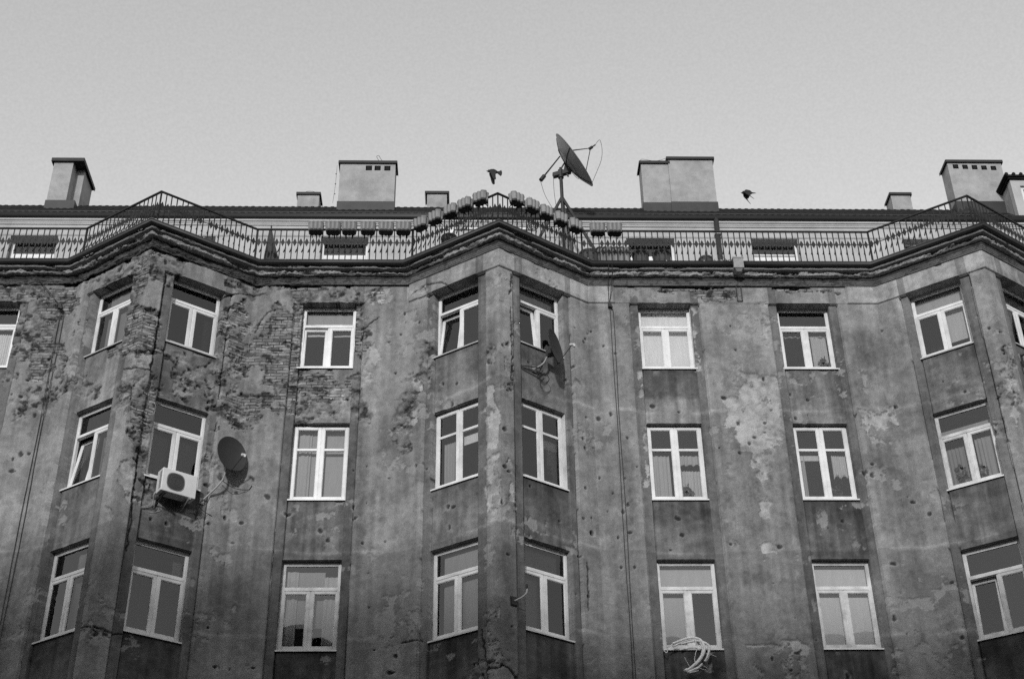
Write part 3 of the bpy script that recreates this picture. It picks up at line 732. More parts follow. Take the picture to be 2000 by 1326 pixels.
def build_cornice():
    # profile (out from the sill line, height), from the frieze up to the gutter
    prof = [(.115, 19.83), (.15, 19.845), (.152, 19.872), (.168, 19.878), (.17, 19.905), (.182, 19.91), (.186, 19.935),
            (.20, 19.955), (.205, 19.985), (.20, 20.022), (.215, 20.032), (.30, 20.036), (.318, 20.048), (.322, 20.122), (.318, 20.135),
            (.345, 20.139), (.385, 20.141), (.392, 20.150), (.394, 20.222), (.40, 20.235), (.36, 20.25)]
    kindw = []                       # wear weight of each part
    P, W = [], []
    for (a, za), (b, zb) in zip(prof[:-1], prof[1:]):
        n = max(1, int(math.hypot(b-a, zb-za)/.013))
        for k in range(n):
            t = k/n
            P.append((a+(b-a)*t, za+(zb-za)*t))
    P.append(prof[-1])
    P = np.array(P)
    wt = np.where(P[:, 1] < 20.03, .9, np.where(P[:, 1] < 20.137, 1.0, .16))
    st = sweep_points(.0205)
    si = np.array([s for s, t in st]); tt = np.array([t for s, t in st])
    ns, npf = len(st), len(P)
    xa = np.array([SEGS[s][0] for s in si]); xb = np.array([SEGS[s][1] for s in si])
    X1 = xa+(xb-xa)*tt
    Xg, Zg = np.meshgrid(X1, P[:, 1], indexing='ij')
    dl = np.tile(P[:, 0], (ns, 1))
    er = 1-sstep(-4.4, -3.0, X1)                         # the left part has lost its mouldings
    er = np.maximum(er, .35*np.exp(-((X1-1.7)/.8)**2)); er = np.maximum(er, .25*np.exp(-((X1-7.5)/2.0)**2))
    er = er[:, None]
    q = np.tile(np.arange(npf)*.013, (ns, 1))
    lump = fbm(Xg*3.0, q*7+Zg, 4, 301, .62); rag = fbm(Xg*9, q*14+Zg, 4, 311, .65); long_ = fbm(Xg*1.1, q*9, 3, 321)
    w = wt[None, :]
    low = (P[:, 1] < 20.03)[None, :]
    # lower mouldings: crisp on the right, hacked away on the left
    dl = dl - low*(er*np.clip(.075*(long_-.25)*2 + .05*(rag-.5)*2, -.02, .12)) - low*.006*(rag-.5)*2
    cor = (P[:, 1] >= 20.03)[None, :] & (P[:, 1] < 20.137)[None, :]
    chip = sstep(.50, .62, fbm(Xg*2.3, q*5+Zg*2, 4, 351, .6))
    dl = dl - cor*((.035+.05*er)*np.clip(lump-.42, 0, 1)*2 + .06*(rag-.5) + .05*(fbm(Xg*24, q*30, 3, 371, .6)-.5) + .06*chip)
    top = (P[:, 1] >= 20.137)[None, :]
    dl = dl - top*(.012*(rag-.5)*2 + .04*er*sstep(.62, .68, lump) + .035*sstep(.60, .66, fbm(Xg*1.9, q*6, 4, 361, .6)))
    Zg = Zg + cor*(.024*(fbm(Xg*5.1, Xg*0+2, 5, 331, .65)-.5)*2) - low*er*.02*(rag-.5)
    PX = np.zeros_like(dl); PY = np.zeros_like(dl)
    for i in range(len(SEGS)):
        m = si == i
        if not m.any(): continue
        ax, ay = corner_xy(i, dl[m]); bx, by = corner_xy(i+1, dl[m])
        t = tt[m][:, None]
        PX[m] = ax+(bx-ax)*t; PY[m] = ay+(by-ay)*t
    V = np.stack([PX, PY, Zg], -1).reshape(-1, 3)
    ii, jj = np.meshgrid(np.arange(ns-1), np.arange(npf-1), indexing='ij')
    idx = (ii*npf+jj).ravel()
    F = np.stack([idx, idx+npf, idx+npf+1, idx+1], -1)
    mott = fbm(Xg*2.6, q*4+Zg*3, 4, 341, .6)
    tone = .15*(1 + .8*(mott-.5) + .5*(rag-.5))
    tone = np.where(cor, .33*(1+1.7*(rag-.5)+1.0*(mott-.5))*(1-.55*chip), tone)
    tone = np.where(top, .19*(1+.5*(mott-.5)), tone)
    tone = np.where(low & (Zg > 19.94), .05*(1+.8*(rag-.5)), tone)      # shade painted into the hollow under the corona
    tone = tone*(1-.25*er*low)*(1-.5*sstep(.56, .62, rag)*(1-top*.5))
    brick = np.broadcast_to(er*.6*low, tone.shape)
    me = bpy.data.meshes.new('cornice')
    me.vertices.add(len(V)); me.vertices.foreach_set('co', V.astype(np.float32).ravel())
    me.loops.add(len(F)*4); me.loops.foreach_set('vertex_index', F.astype(np.int32).ravel())
    me.polygons.add(len(F)); me.polygons.foreach_set('loop_start', np.arange(0, len(F)*4, 4, dtype=np.int32))
    me.update(calc_edges=True)
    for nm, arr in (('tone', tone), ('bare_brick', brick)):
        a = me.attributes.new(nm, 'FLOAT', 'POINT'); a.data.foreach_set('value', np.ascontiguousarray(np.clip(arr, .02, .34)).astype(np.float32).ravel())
    uv = np.stack([Xg, q+Zg*.3, Zg*0], -1)
    a = me.attributes.new('wall_uv', 'FLOAT_VECTOR', 'POINT'); a.data.foreach_set('vector', uv.astype(np.float32).ravel())
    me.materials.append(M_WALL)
    o = bpy.data.objects.new('cornice', me); COL.objects.link(o)
    adopt(o, building)
build_cornice()

def poly_at(delta, x0, x1, z):
    """plan polyline at delta between x0 and x1"""
    pts = corners(delta); out = []
    for (xa, ya), (xb, yb) in zip(pts[:-1], pts[1:]):
        if xb <= x0 or xa >= x1: continue
        for x in ([max(xa, x0)] if not out else []) + [min(xb, x1)]:
            t = (x-xa)/(xb-xa); out.append((x, ya+(yb-ya)*t, z))
    return out

def sweep_profile(mb, path, prof, close=False):
    """prof: list of (out, dz); out is toward the street"""
    n = len(path); vs = []
    for i, p in enumerate(path):
        p = Vector(p)
        def nrm(a, b):
            d = (Vector(b)-Vector(a)); return Vector((d.y, -d.x, 0)).normalized()
        if i == 0: m = nrm(path[0], path[1])
        elif i == n-1: m = nrm(path[-2], path[-1])
        else:
            a, b = nrm(path[i-1], path[i]), nrm(path[i], path[i+1]); m = (a+b)/(1+a.dot(b))
        for o_, dz in prof: vs.append(p + m*o_ + Vector((0, 0, dz)))
    k = len(prof); fs = []
    for i in range(n-1):
        for j in range(k if close else k-1):
            j2 = (j+1) % k
            fs.append((i*k+j, (i+1)*k+j, (i+1)*k+j2, i*k+j2))
    if close:
        fs.append(tuple(range(k))); fs.append(tuple((n-1)*k+j for j in range(k-1, -1, -1)))
    mb.add(vs, fs)

gut_prof = [(.0, .095)] + [(.055-.055*math.cos(a)+.0, .05-.05*math.sin(a)) for a in np.linspace(0.15, math.pi-.15, 9)] + [(.115, .10), (.122, .108), (.115, .112), (.0, .115)]
for x0, x1 in ((X_END0, 6.215), (6.475, X_END1)):
    g = MB()
    sweep_profile(g, poly_at(.385, x0, x1, 20.208), gut_prof, True)
    # joints and brackets
    go = g.build('gutter', M_GUTTER, building, world=True)
    go.data.shade_smooth()
    j = MB()
    x = max(x0, -13.0)+.4
    while x < min(x1, 14)-.1:
        p = Vector(poly_at(.50, x-.02, x+.02, 20.30)[0]); j.box(p.x-.012, p.x+.012, p.y-.012, p.y+.16, p.z+.0, p.z+.025)
        x += .92 + R.uniform(-.05, .05)
    j.build('gutter_bracket', M_STEEL, go, world=False)
hp = MB()
hp.box(6.225, 6.465, 27.40, 27.70, 20.10, 20.40)
hp.add([(6.245, 27.41, 20.10), (6.445, 27.41, 20.10), (6.445, 27.68, 20.10), (6.245, 27.68, 20.10), (6.29, 27.47, 20.035), (6.40, 27.47, 20.035), (6.40, 27.62, 20.035), (6.29, 27.62, 20.035)],
       [(0,1,5,4),(1,2,6,5),(2,3,7,6),(3,0,4,7),(4,5,6,7)])
hp.box(6.215, 6.475, 27.39, 27.71, 20.375, 20.415)
hopper = hp.build('rain_hopper', mat("hopper_concrete", .30, .9, .15, 8, bump=.4, bscale=40, dirt=.2), building, world=True)
sl = MB()
for x in (6.31, 6.425): sl.box(x-.012, x+.012, 27.815, 27.90, 19.42, 19.82)
sl.box(6.31, 6.425, 27.835, 27.90, 19.40, 19.44)
sl.build('slot_edge_lines', M_DARKSTEEL, building, world=True)  # dark strips added as the edge lines of a brick slot

t = MB()
pl = poly_at(.36, X_END0, X_END1, 20.262)
t.add([(x, y, z) for x, y, z in pl] + [(X_END1, 30.0, 20.262), (X_END0, 30.0, 20.262)], [tuple(range(len(pl)+2))])
t.build('terrace', M_TERR, building, world=True)

# rooms behind the windows
inn = MB()
for zf in (9.75, 13.15, 16.55, 19.98):
    pl = poly_at(-.42, X_END0, X_END1, zf)
    n = len(pl)
    top = [(x, y, zf) for x, y, z in pl] + [(X_END1, 31.2, zf), (X_END0, 31.2, zf)]
    bot = [(x, y, zf-.28) for x, y, z in pl] + [(X_END1, 31.2, zf-.28), (X_END0, 31.2, zf-.28)]
    m = n+2
    inn.add(top+bot, [tuple(range(m)), tuple(range(2*m-1, m-1, -1))] + [(i, (i+1) % m, (i+1) % m+m, i+m) for i in range(m)])
inn.build('floor_slab', M_ROOM, building, world=True)
iw = MB()
iw.box(X_END0, X_END1, 31.0, 31.15, GROUND, 19.7)
for x in (-17, -9.45, -5.35, -1.5, 2.65, 6.2, 9.75, 13.9, 18):
    iw.box(x-.06, x+.06, 28.3, 31.0, GROUND, 19.7)
iw.build('interior_wall', M_ROOM, building, world=True)
side = MB()
for x in (X_END0, X_END1): side.box(min(x, x-.3*(x > 0)), max(x, x+.3*(x < 0)), 27.9, 42, GROUND, 20.2)
side.box(X_END0, X_END1, 41.7, 42, GROUND, 23)
side.build('rear_wall', M_OPP, building, world=True)

# ------------------------------------------------------------------ attic storey, roof, chimneys
AY = 29.72
ATTIC_WIN = [(-11.44, 1.22), (-7.38, 1.26), (-3.39, 1.24), (4.62, 1.27), (7.895, 1.24), (11.93, 1.24)]
aw = MB()
def wall_with_holes(mb, x0, x1, z0, z1, y, holes, depth):
    xs = sorted({x0, x1} | {h[0] for h in holes} | {h[1] for h in holes}); zs = sorted({z0, z1} | {h[2] for h in holes} | {h[3] for h in holes})
    for xa, xb in zip(xs[:-1], xs[1:]):
        for za, zb in zip(zs[:-1], zs[1:]):
            cx, cz = (xa+xb)/2, (za+zb)/2
            if any(h[0] < cx < h[1] and h[2] < cz < h[3] for h in holes): continue
            mb.add([(xa, y, za), (xb, y, za), (xb, y, zb), (xa, y, zb)], [(0, 1, 2, 3)])
    for a, b, c, d in holes:
        mb.add([(a, y, c), (b, y, c), (b, y, d), (a, y, d), (a, y+depth, c), (b, y+depth, c), (b, y+depth, d), (a, y+depth, d)],
               [(0, 1, 5, 4), (1, 2, 6, 5), (2, 3, 7, 6), (3, 0, 4, 7)])
AH = []
for c, w in ATTIC_WIN:
    AH.append((c-w/2, c+w/2, 20.95 if w < 2 else 20.3, 22.735 if w < 2 else 23.0))
wall_with_holes(aw, X_END0, X_END1, 20.2, 23.45, AY, AH, .32)
aw.build('attic_wall', M_ATTIC, building, world=True)
dh = MB(); dh.box(-.92, 1.50, AY-.05, AY-.003, 22.98, 23.03); dh.box(-.64, -.55, AY-.04, AY-.003, 20.3, 22.979); dh.build('terrace_door_trim', M_FRAME, building, world=True)
am = MB()
prof = [(0, 0), (.03, .012), (.03, .05), (.045, .062), (.055, .10), (.085, .115), (.085, .165), (.0, .168)]
sweep_profile(am, [(X_END0, AY, 23.085), (X_END1, AY, 23.085)], prof, True)
am.build('attic_moulding', M_ATTIC, building, world=True)
ln = MB()
ln.tube([(X_END0, AY-.03, 22.752), (X_END1, AY-.03, 22.752)], .008, 5)
ln.build('wall_conduit', M_STEEL, building, world=True)
ar = MB()
ar.box(X_END0, X_END1, 31.6, 31.7, 20.2, 23.3); ar.box(X_END0, X_END1, AY+.05, 31.6, 23.30, 23.36); ar.box(X_END0, X_END1, AY+.33, 31.6, 20.2, 20.25)
ar.build('attic_room', M_ROOM, building, world=True)

roof_root = MB()
YE, YR = 29.62, 30.90
def roof_z(y): return 23.455 + .955*(y-YE) if y < YR else 23.455 + .955*(YR-YE) + .42*(y-YR)
ys = [YE-.02, YR, 36.0]
roof_root.add([(X_END0, y, roof_z(y)) for y in ys] + [(X_END1, y, roof_z(y)) for y in ys] + [(X_END0, 42, 22), (X_END1, 42, 22)],
              [(0, 3, 4, 1), (1, 4, 5, 2), (2, 5, 7, 6)])
# rows of pantiles
nx_ = 152
for k in range(nx_):
    x = -13.2 + k*.182 + R.uniform(-.006, .006)
    a = [(.055, .0), (.03, .015), (-.03, .015), (-.055, .0)]
    vs = []
    for y in (YE-.05, 30.2, YR+R.uniform(-.01, .02)):
        for dx, dz in a: vs.append((x+dx, y, roof_z(y)+.004+dz))
    roof_root.add(vs, [(i*4+j, i*4+j+1, i*4+j+5, i*4+j+4) for i in range(2) for j in range(3)] + [(0, 1, 2, 3), (8, 9, 10, 11)])
roof = roof_root.build('roof', M_ROOFTILE, building, world=True)
ev = MB()
ev.box(X_END0, X_END1, 29.60, 29.68, 23.30, 23.47)
ev.build('soffit_board', M_EAVE, roof)
eg = MB()
sweep_profile(eg, [(X_END0, 29.70, 23.262), (X_END1, 29.70, 23.262)], [(.0, .14)] + [(.065-.065*math.cos(a), .065-.065*math.sin(a)) for a in np.linspace(.1, math.pi-.1, 10)] + [(.13, .13), (.137, .14), (.128, .146), (.0, .15)], True)
o = eg.build('eave_gutter', M_EAVE, roof, smooth=True)
vg = MB(); vg.box(X_END0, X_END1, 29.555, 29.575, 23.425, 23.434); vg.build('drip_flashing', mat("drip_edge", .10, .5, .2), roof)

def chimney(x0, x1, y0, depth, ztop, zbase, vents=(), cap_over=(.04, .04), notch=None, cap_t=.045):
    """rendered stack with a sheet-metal cap; part of the building"""
    b = MB()
    zb = zbase
    b.box(x0, x1, y0, y0+depth, zb, ztop)
    if notch:
        b = MB()
        xa, d = notch
        vs = [(x0, y0), (xa, y0), (xa, y0+d), (x1, y0+d), (x1, y0+depth), (x0, y0+depth)]
        n = len(vs)
        b.add([(x, y, zb) for x, y in vs] + [(x, y, ztop) for x, y in vs], [tuple(range(n)), tuple(range(n, 2*n))] + [(i, (i+1) % n, (i+1) % n+n, i+n) for i in range(n)])
    body = b.build('chimney', M_CHIM, building, world=True)
    c = MB()
    ox, oy = cap_over
    c.box(x0-ox, x1+ox, y0-oy, y0+depth+oy, ztop+.0005, ztop+cap_t)
    c.box(x0-ox-.006, x1+ox+.006, y0-oy-.012, y0-oy-.0005, ztop-.035, ztop+cap_t+.004)
    c.box(x0-ox-.012, x0-ox-.0065, y0-oy, y0+depth+oy, ztop-.035, ztop+cap_t+.004)
    c.box(x1+ox+.0065, x1+ox+.012, y0-oy, y0+depth+oy, ztop-.035, ztop+cap_t+.004)
    c.build('chimney_cap', M_CAP, body)
    a = MB()
    a.box(x0-.02, x1+.02, y0-.03, y0+depth+.02, zbase-.3, zbase+.25+R.uniform(0, .02))
    a.build('chimney_flashing', M_APRON, body)
    for vx, vz, s in vents:
        v = MB()
        v.box(vx-s, vx+s, y0-.006, y0+.02, vz-s, vz+s)
        w = MB()
        for a0, a1, z0, z1 in ((vx-s-.025, vx-s, vz-s-.025, vz+s+.025), (vx+s, vx+s+.025, vz-s-.025, vz+s+.025), (vx-s, vx+s, vz+s, vz+s+.025), (vx-s, vx+s, vz-s-.025, vz-s)):
            v.box(a0, a1, y0-.0, y0+.01, z0, z1)
        v.build('chimney_vent', M_VOID, body)
    return body
cy = 30.3
chimney(-11.555, -10.80, cy, 1.2, 25.745, 24.10, notch=(-11.03, .36), cap_over=(.06, .06), cap_t=.07)
chimney(-3.712, -2.19, cy, .50, 25.75, 24.12, vents=((-2.92, 25.57, .06), (-2.68, 25.57, .06), (-2.41, 25.565, .06)))
c3 = chimney(4.625, 5.385, cy+.03, .50, 25.83, 24.16)
chimney(5.388, 6.632, cy, .50, 25.96, 24.16)
chimney(13.235, 14.755, cy, .53, 25.905, 24.22, vents=tuple((13.455+.265*k, 25.745-.012*k, .052) for k in range(5)))
chimney(-5.0, -4.39, 31.5, .50, 25.61, 24.3, cap_over=(.03, .03))
chimney(-1.345, -.785, 31.5, .5, 25.67, 24.3, cap_over=(.055, .03))
chimney(11.91, 12.475, 31.5, .5, 25.71, 24.3, cap_over=(.03, .03))
# lightning rods and loops of wire on the stacks
w = MB()
w.tube([(-3.79, cy-.06, 25.6), (-3.80, cy-.06, 24.9), (-3.84, cy-.06, 24.28)], .004, 4)
for z in (24.95, 24.6, 25.3): w.box(-3.82, -3.785, cy-.07, cy-.05, z-.008, z+.008)
w.tube(smooth_path([(-2.55, cy, 25.80), (-2.62, cy, 25.93), (-2.67, cy, 26.02), (-2.72, cy, 25.98), (-2.66, cy, 25.85), (-2.60, cy, 25.80)]), .006, 4)
w.tube(smooth_path([(-4.82, 31.5, 25.655), (-4.76, 31.5, 25.70), (-4.66, 31.5, 25.715), (-4.55, 31.5, 25.70), (-4.5, 31.5, 25.655)]), .006, 4)
w.tube(smooth_path([(4.60, cy, 25.87), (4.66, cy, 25.94), (4.80, cy, 25.92), (5.0, cy, 25.885), (5.2, cy, 25.92), (5.42, cy, 26.01), (5.8, cy, 26.02)]), .006, 4)
w.build('lightning_wire', M_CABLE, building, world=True)
# the lead-grey board between roof and gutter where a second rail hangs
# dormer at the right
dm = MB()
dx0, dx1, dy = 14.56, 17.6, 29.64
dm.box(dx0, dx0+.24, dy, dy+.2, 23.4, 24.72); dm.box(dx1-.24, dx1, dy, dy+.2, 23.4, 24.72)
dm.box(dx0+.24, dx1-.24, dy, dy+.2, 24.52, 24.72); dm.box(dx0+.24, dx1-.24, dy, dy+.2, 23.4, 23.6)
dorm = dm.build('dormer', M_ATTIC, building, world=True)
d2 = MB(); d2.add([(dx0+.01, dy+.2, 23.5), (dx0+.01, dy+.2, 24.72), (dx0+.01, dy+2.0, 24.72), (dx1, dy+.2, 23.5), (dx1, dy+.2, 24.72), (dx1, dy+2.0, 24.72)], [(0, 1, 2), (3, 4, 5)])
d2.build('dormer_cheek', M_CHIM, dorm)
d3 = MB(); d3.box(dx0-.10, dx1+.1, dy-.10, dy+2.1, 24.77, 24.83); d3.box(dx0-.06, dx1+.06, dy-.06, dy+2.1, 24.722, 24.768)
for k in range(16): d3.tube([(dx0-.1+k*.2, dy-.12, 24.845), (dx0-.1+k*.2, dy+2.1, 24.845)], .05, 8)
d3.build('dormer_roof', M_ROOFTILE, dorm)
d4 = MB(); d4.box(dx0+.24, dx1-.24, dy+.12, dy+.16, 23.6, 24.52); d4.build('dormer_pane', M_GLASS, dorm)
d5 = MB(); d5.box(dx0+.245, dx0+.33, dy+.06, dy+.115, 23.6, 24.52); d5.box(dx0+.33, dx1-.33, dy+.06, dy+.115, 24.44, 24.52); d5.build('dormer_frame', M_FRAME, dorm)

# ------------------------------------------------------------------ windows
def ring(mb, x0, x1, z0, z1, w, y0, y1, wb=None, wt=None):
    wb = w if wb is None else wb; wt = w if wt is None else wt
    mb.box(x0, x0+w, y0, y1, z0, z1); mb.box(x1-w, x1, y0, y1, z0, z1)
    mb.box(x0+w, x1-w, y0, y1, z0, z0+wb); mb.box(x0+w, x1-w, y0, y1, z1-wt, z1)
def sash(win, x0, x1, z0, z1, M_f, tilt=0.0, bar=None, w=.071):
    """opening leaf with its glass; tilts inward about its bottom edge"""
    s = MB(); d = .06
    ring(s, 0, x1-x0, 0, z1-z0, w, 0, d)
    if bar: s.box(w, x1-x0-w, .004, d-.004, bar-.03, bar+.03)
    # thin bevelled glazing bead
    ring(s, w, x1-x0-w, w, z1-z0-w, .012, .012, .03)
    o = s.build('sash', M_f, win)
    o.location = (x0, -.010, z0); o.rotation_euler = (-tilt, 0, 0)
    b = o.modifiers.new('edge', 'BEVEL'); b.width = .005; b.segments = 2; b.limit_method = 'ANGLE'
    spans = [(w+.006, z1-z0-w-.006)] if not bar else [(w+.006, bar-.026), (bar+.026, z1-z0-w-.006)]
    for za, zb in spans:
        p = MB(); p.add([(w+.004, .028, za), (x1-x0-w-.004, .028, za), (x1-x0-w-.004, .028, zb), (w+.004, .028, zb)], [(0, 1, 2, 3)])
        q = p.build('pane', M_GLASS, win)
        q.location = (x0, -.010, z0); q.rotation_euler = (-tilt + R.uniform(-.004, .004), 0, R.uniform(-.005, .005))
    return o
WINS = {}
def make_window(key, row, style, tilt=0.0, old=False):
    xl, xr, sl, sr, k, _ = [a for a in AX if a[5] == key][0]
    z0, z1 = ROWS[row]
    c = on_face((xl+xr)/2, z0, -D_FRAME)
    W = 1.266; Hh = z1-z0
    M_f = M_FRAME_OLD if old else M_FRAME
    f = MB()
    fw = .058
    zb = .045                                         # sill build-up
    ring(f, -W/2+.001, W/2-.001, zb, Hh-.001, fw, 0, .075, wt=.065)
    if style == 'T':
        zt = zb + (Hh-zb)*.665
        f.box(-W/2+fw, W/2-fw, -.006, .075, zt, zt+.075)
        f.box(-.022, .022, 0, .075, zb+fw, zt)
        f.box(-W/2+fw+.02, W/2-fw-.02, -.020, -.0065, zt+.004, zt+.03)
    else:
        f.box(-.026, .026, 0, .075, zb+fw, Hh-.065)
    win = f.build('window', M_f, None)
    b = win.modifiers.new('edge', 'BEVEL'); b.width = .006; b.segments = 2; b.limit_method = 'ANGLE'
    win.location = c; win.rotation_euler = (0, 0, ROT[k])
    win.parent = building; win.matrix_parent_inverse = building.matrix_basis.inverted()
    g = .004
    if style == 'T':
        sash(win, -W/2+fw-.03, -.010, zb+fw-.03, zt+.014-g, M_f, tilt)
        sash(win, .010, W/2-fw+.03, zb+fw-.03, zt+.014-g, M_f)
        u = MB(); ring(u, -W/2+fw, W/2-fw, zt+.075, Hh-.065, .022, .012, .04)
        u.build('glazing_bead', M_f, win)
        p = MB(); x = W/2-fw-.02
        p.add([(-x, .03, zt+.095), (x, .03, zt+.095), (x, .03, Hh-.085), (-x, .03, Hh-.085)], [(0, 1, 2, 3)])
        q = p.build('pane', M_GLASS, win); q.rotation_euler = (R.uniform(-.003, .003), 0, R.uniform(-.003, .003))
    else:
        bar = (Hh-zb)*.66
        sash(win, -W/2+fw-.03, -.006, zb+fw-.03, Hh-.065+.03, M_f, tilt, bar)
        sash(win, .006, W/2-fw+.03, zb+fw-.03, Hh-.065+.03, M_f, 0, bar)
    s = MB()
    ex = .035
    out = D_FRAME-D_PANEL+.042
    s.add([(-W/2-ex, -out, .012), (W/2+ex, -out, .012), (W/2+ex, .0, .044), (-W/2-ex, .0, .044),
           (-W/2-ex, -out, -.020), (W/2+ex, -out, -.020), (W/2+ex, -out+.012, -.020), (-W/2-ex, -out+.012, -.020),
           (-W/2-ex, -out+.012, .008), (W/2+ex, -out+.012, .008), (W/2+ex, 0, .038), (-W/2-ex, 0, .038)],
          [(0, 1, 2, 3), (0, 4, 5, 1), (4, 7, 6, 5), (7, 8, 9, 6), (8, 11, 10, 9), (0, 3, 11, 8), (0, 8, 7, 4), (1, 9, 10, 2), (1, 5, 6, 9), (3, 2, 10, 11)])
    s.build('sill', M_FRAME if row != 'A' or k == 'F' else M_SILL, win)
    if key+row in ('bay1RB', 'bay1LB', 'flat2A'):
        for sx in ((1,) if key == 'bay1RB' else (-1,) if key == 'bay1LB' else (1,)):
            l = MB(); x0_, x1_ = sorted((sx*(W/2-.012), sx*(W/2-.004)))
            l.box(x0_, x1_, -.125 if key != 'flat2' else -.09, -.002, .05, Hh-.01)
            l.build('reveal_lining', M_FRAME_OLD, win)
    WINS[key+row] = (c, ROT[k], W, Hh)
    return win
for key, row, style, tilt, old in (
        ('flat0', 'A', 'T', 0, 0), ('bay0L', 'A', 'T', 0, 0), ('bay0R', 'A', 'T', 0, 0), ('flat1', 'A', 'T', .05, 0), ('bay1L', 'A', 'T', .13, 0),
        ('bay1R', 'A', 'T', .11, 0), ('flat2', 'A', 'T', 0, 0), ('flat3', 'A', 'T', 0, 0), ('bay2L', 'A', 'T', 0, 0), ('bay2R', 'A', 'T', 0, 0),
        ('flat4', 'A', 'T', 0, 0), ('flat4', 'B', 'X', 0, 0), ('flat4', 'C', 'T', 0, 0), ('flat0', 'B', 'X', 0, 0), ('bay0L', 'B', 'T', .15, 0), ('bay0R', 'B', 'T', 0, 0), ('flat1', 'B', 'X', 0, 0), ('bay1L', 'B', 'X', 0, 0),
        ('bay1R', 'B', 'X', 0, 0), ('flat2', 'B', 'X', 0, 0), ('flat3', 'B', 'X', 0, 0), ('bay2L', 'B', 'T', 0, 1), ('bay2R', 'B', 'T', 0, 0),
        ('flat0', 'C', 'T', 0, 0), ('bay0L', 'C', 'T', 0, 0), ('bay0R', 'C', 'T', 0, 0), ('flat1', 'C', 'T', 0, 1), ('bay1L', 'C', 'T', 0, 0),
        ('bay1R', 'C', 'T', 0, 0), ('flat2', 'C', 'T', 0, 1), ('flat3', 'C', 'T', 0, 1), ('bay2L', 'C', 'T', .10, 1), ('bay2R', 'C', 'T', 0, 1)):
    make_window(key, row, style, tilt, old)

# windows of the attic storey
for (c, w), (a, b_, z0, z1) in zip(ATTIC_WIN, AH):
    f = MB()
    ring(f, a+.001, b_-.001, z0+.001, z1-.001, .075, AY+.20, AY+.27, wt=.06)
    if w < 2:
        f.box(a+.075, b_-.075, AY+.19, AY+.27, 22.13, 22.28)
        if c > 7 and c < 9:
            f.box(a+.075, b_-.075, AY+.19, AY+.27, 22.32, 22.36)
    else:
        f.box(-.10, -.04, AY+.20, AY+.27, z0+.075, z1-.06); f.box(.85, .91, AY+.20, AY+.27, z0+.075, z1-.06)
    win = f.build('attic_window', M_FRAME, building, world=True)
    p = MB(); p.add([(a+.07, AY+.235, z0+.07), (b_-.07, AY+.235, z0+.07), (b_-.07, AY+.235, z1-.05), (a+.07, AY+.235, z1-.05)], [(0, 1, 2, 3)])
    p.build('pane', M_GLASS, win)

# ------------------------------------------------------------------ ground and the house across the street (it shades the foot of the front and stands in the panes)
g = MB(); g.add([(-900, -900, GROUND), (900, -900, GROUND), (900, 900, GROUND), (-900, 900, GROUND)], [(0, 1, 2, 3)])
tag(g.build('ground', M_PAVE), kind='structure')
opp = empty('facing_house', (0, -11, GROUND))
tag(opp, 'plain long house across the street behind the viewer', 'building')
b = MB()
hol = []
for k in range(-12, 13):
    for z in (2.4, 5.8, 9.2, 12.6, 16.0, 19.4): hol.append((k*3.1-.6, k*3.1+.6, z, z+1.9))
M180 = Matrix.Translation((0, -12, 0)) @ Matrix.Rotation(math.pi, 4, 'Z')
wb = MB(); wall_with_holes(wb, -75, 75, GROUND, 23.8, 0, hol, .25)
for v, in zip(wb.v): pass
wb.v = [(-x, -6-y, z) for x, y, z in wb.v]
wb.box(-75, 75, -16, -15.8, GROUND, 23.8); wb.box(-75, -74.8, -15.8, -6.01, GROUND, 23.8); wb.box(74.8, 75, -15.8, -6.01, GROUND, 23.8)
wb.build('front_wall', M_OPP, opp, world=True)
up = MB()
for xa_, xb_, zt_ in ((-75, -7.6, 25.3), (3.5, 75, 24.5)): up.box(xa_, xb_, -15.7, -6.3, 23.7, zt_)  # unseen raised blocks added to deepen the shade low on the front
up.build('shade_block', M_OPP, opp, world=True)
p = MB(); p.add([(-75, -6.26, GROUND), (75, -6.26, GROUND), (75, -6.26, 23), (-75, -6.26, 23)], [(0, 1, 2, 3)])
p.build('pane', mat('dark_far_glass', .02, .1, .1), opp, world=True)
p = MB(); p.add([(-75.5, -5.5, 23.75), (75.5, -5.5, 23.75), (75.5, -11, 24.5), (-75.5, -11, 24.5), (75.5, -16.5, 23.75), (-75.5, -16.5, 23.75), (-75.5, -5.5, 23.5), (75.5, -5.5, 23.5)],
               [(0, 1, 2, 3), (3, 2, 4, 5), (6, 7, 1, 0)])
for k in range(-9, 10):
    p.box(k*7.3-1, k*7.3+1, -11, -10, 23.8, 25.4+(k % 3)*.4)
p.build('roof', M_ROOFTILE, opp, world=True)

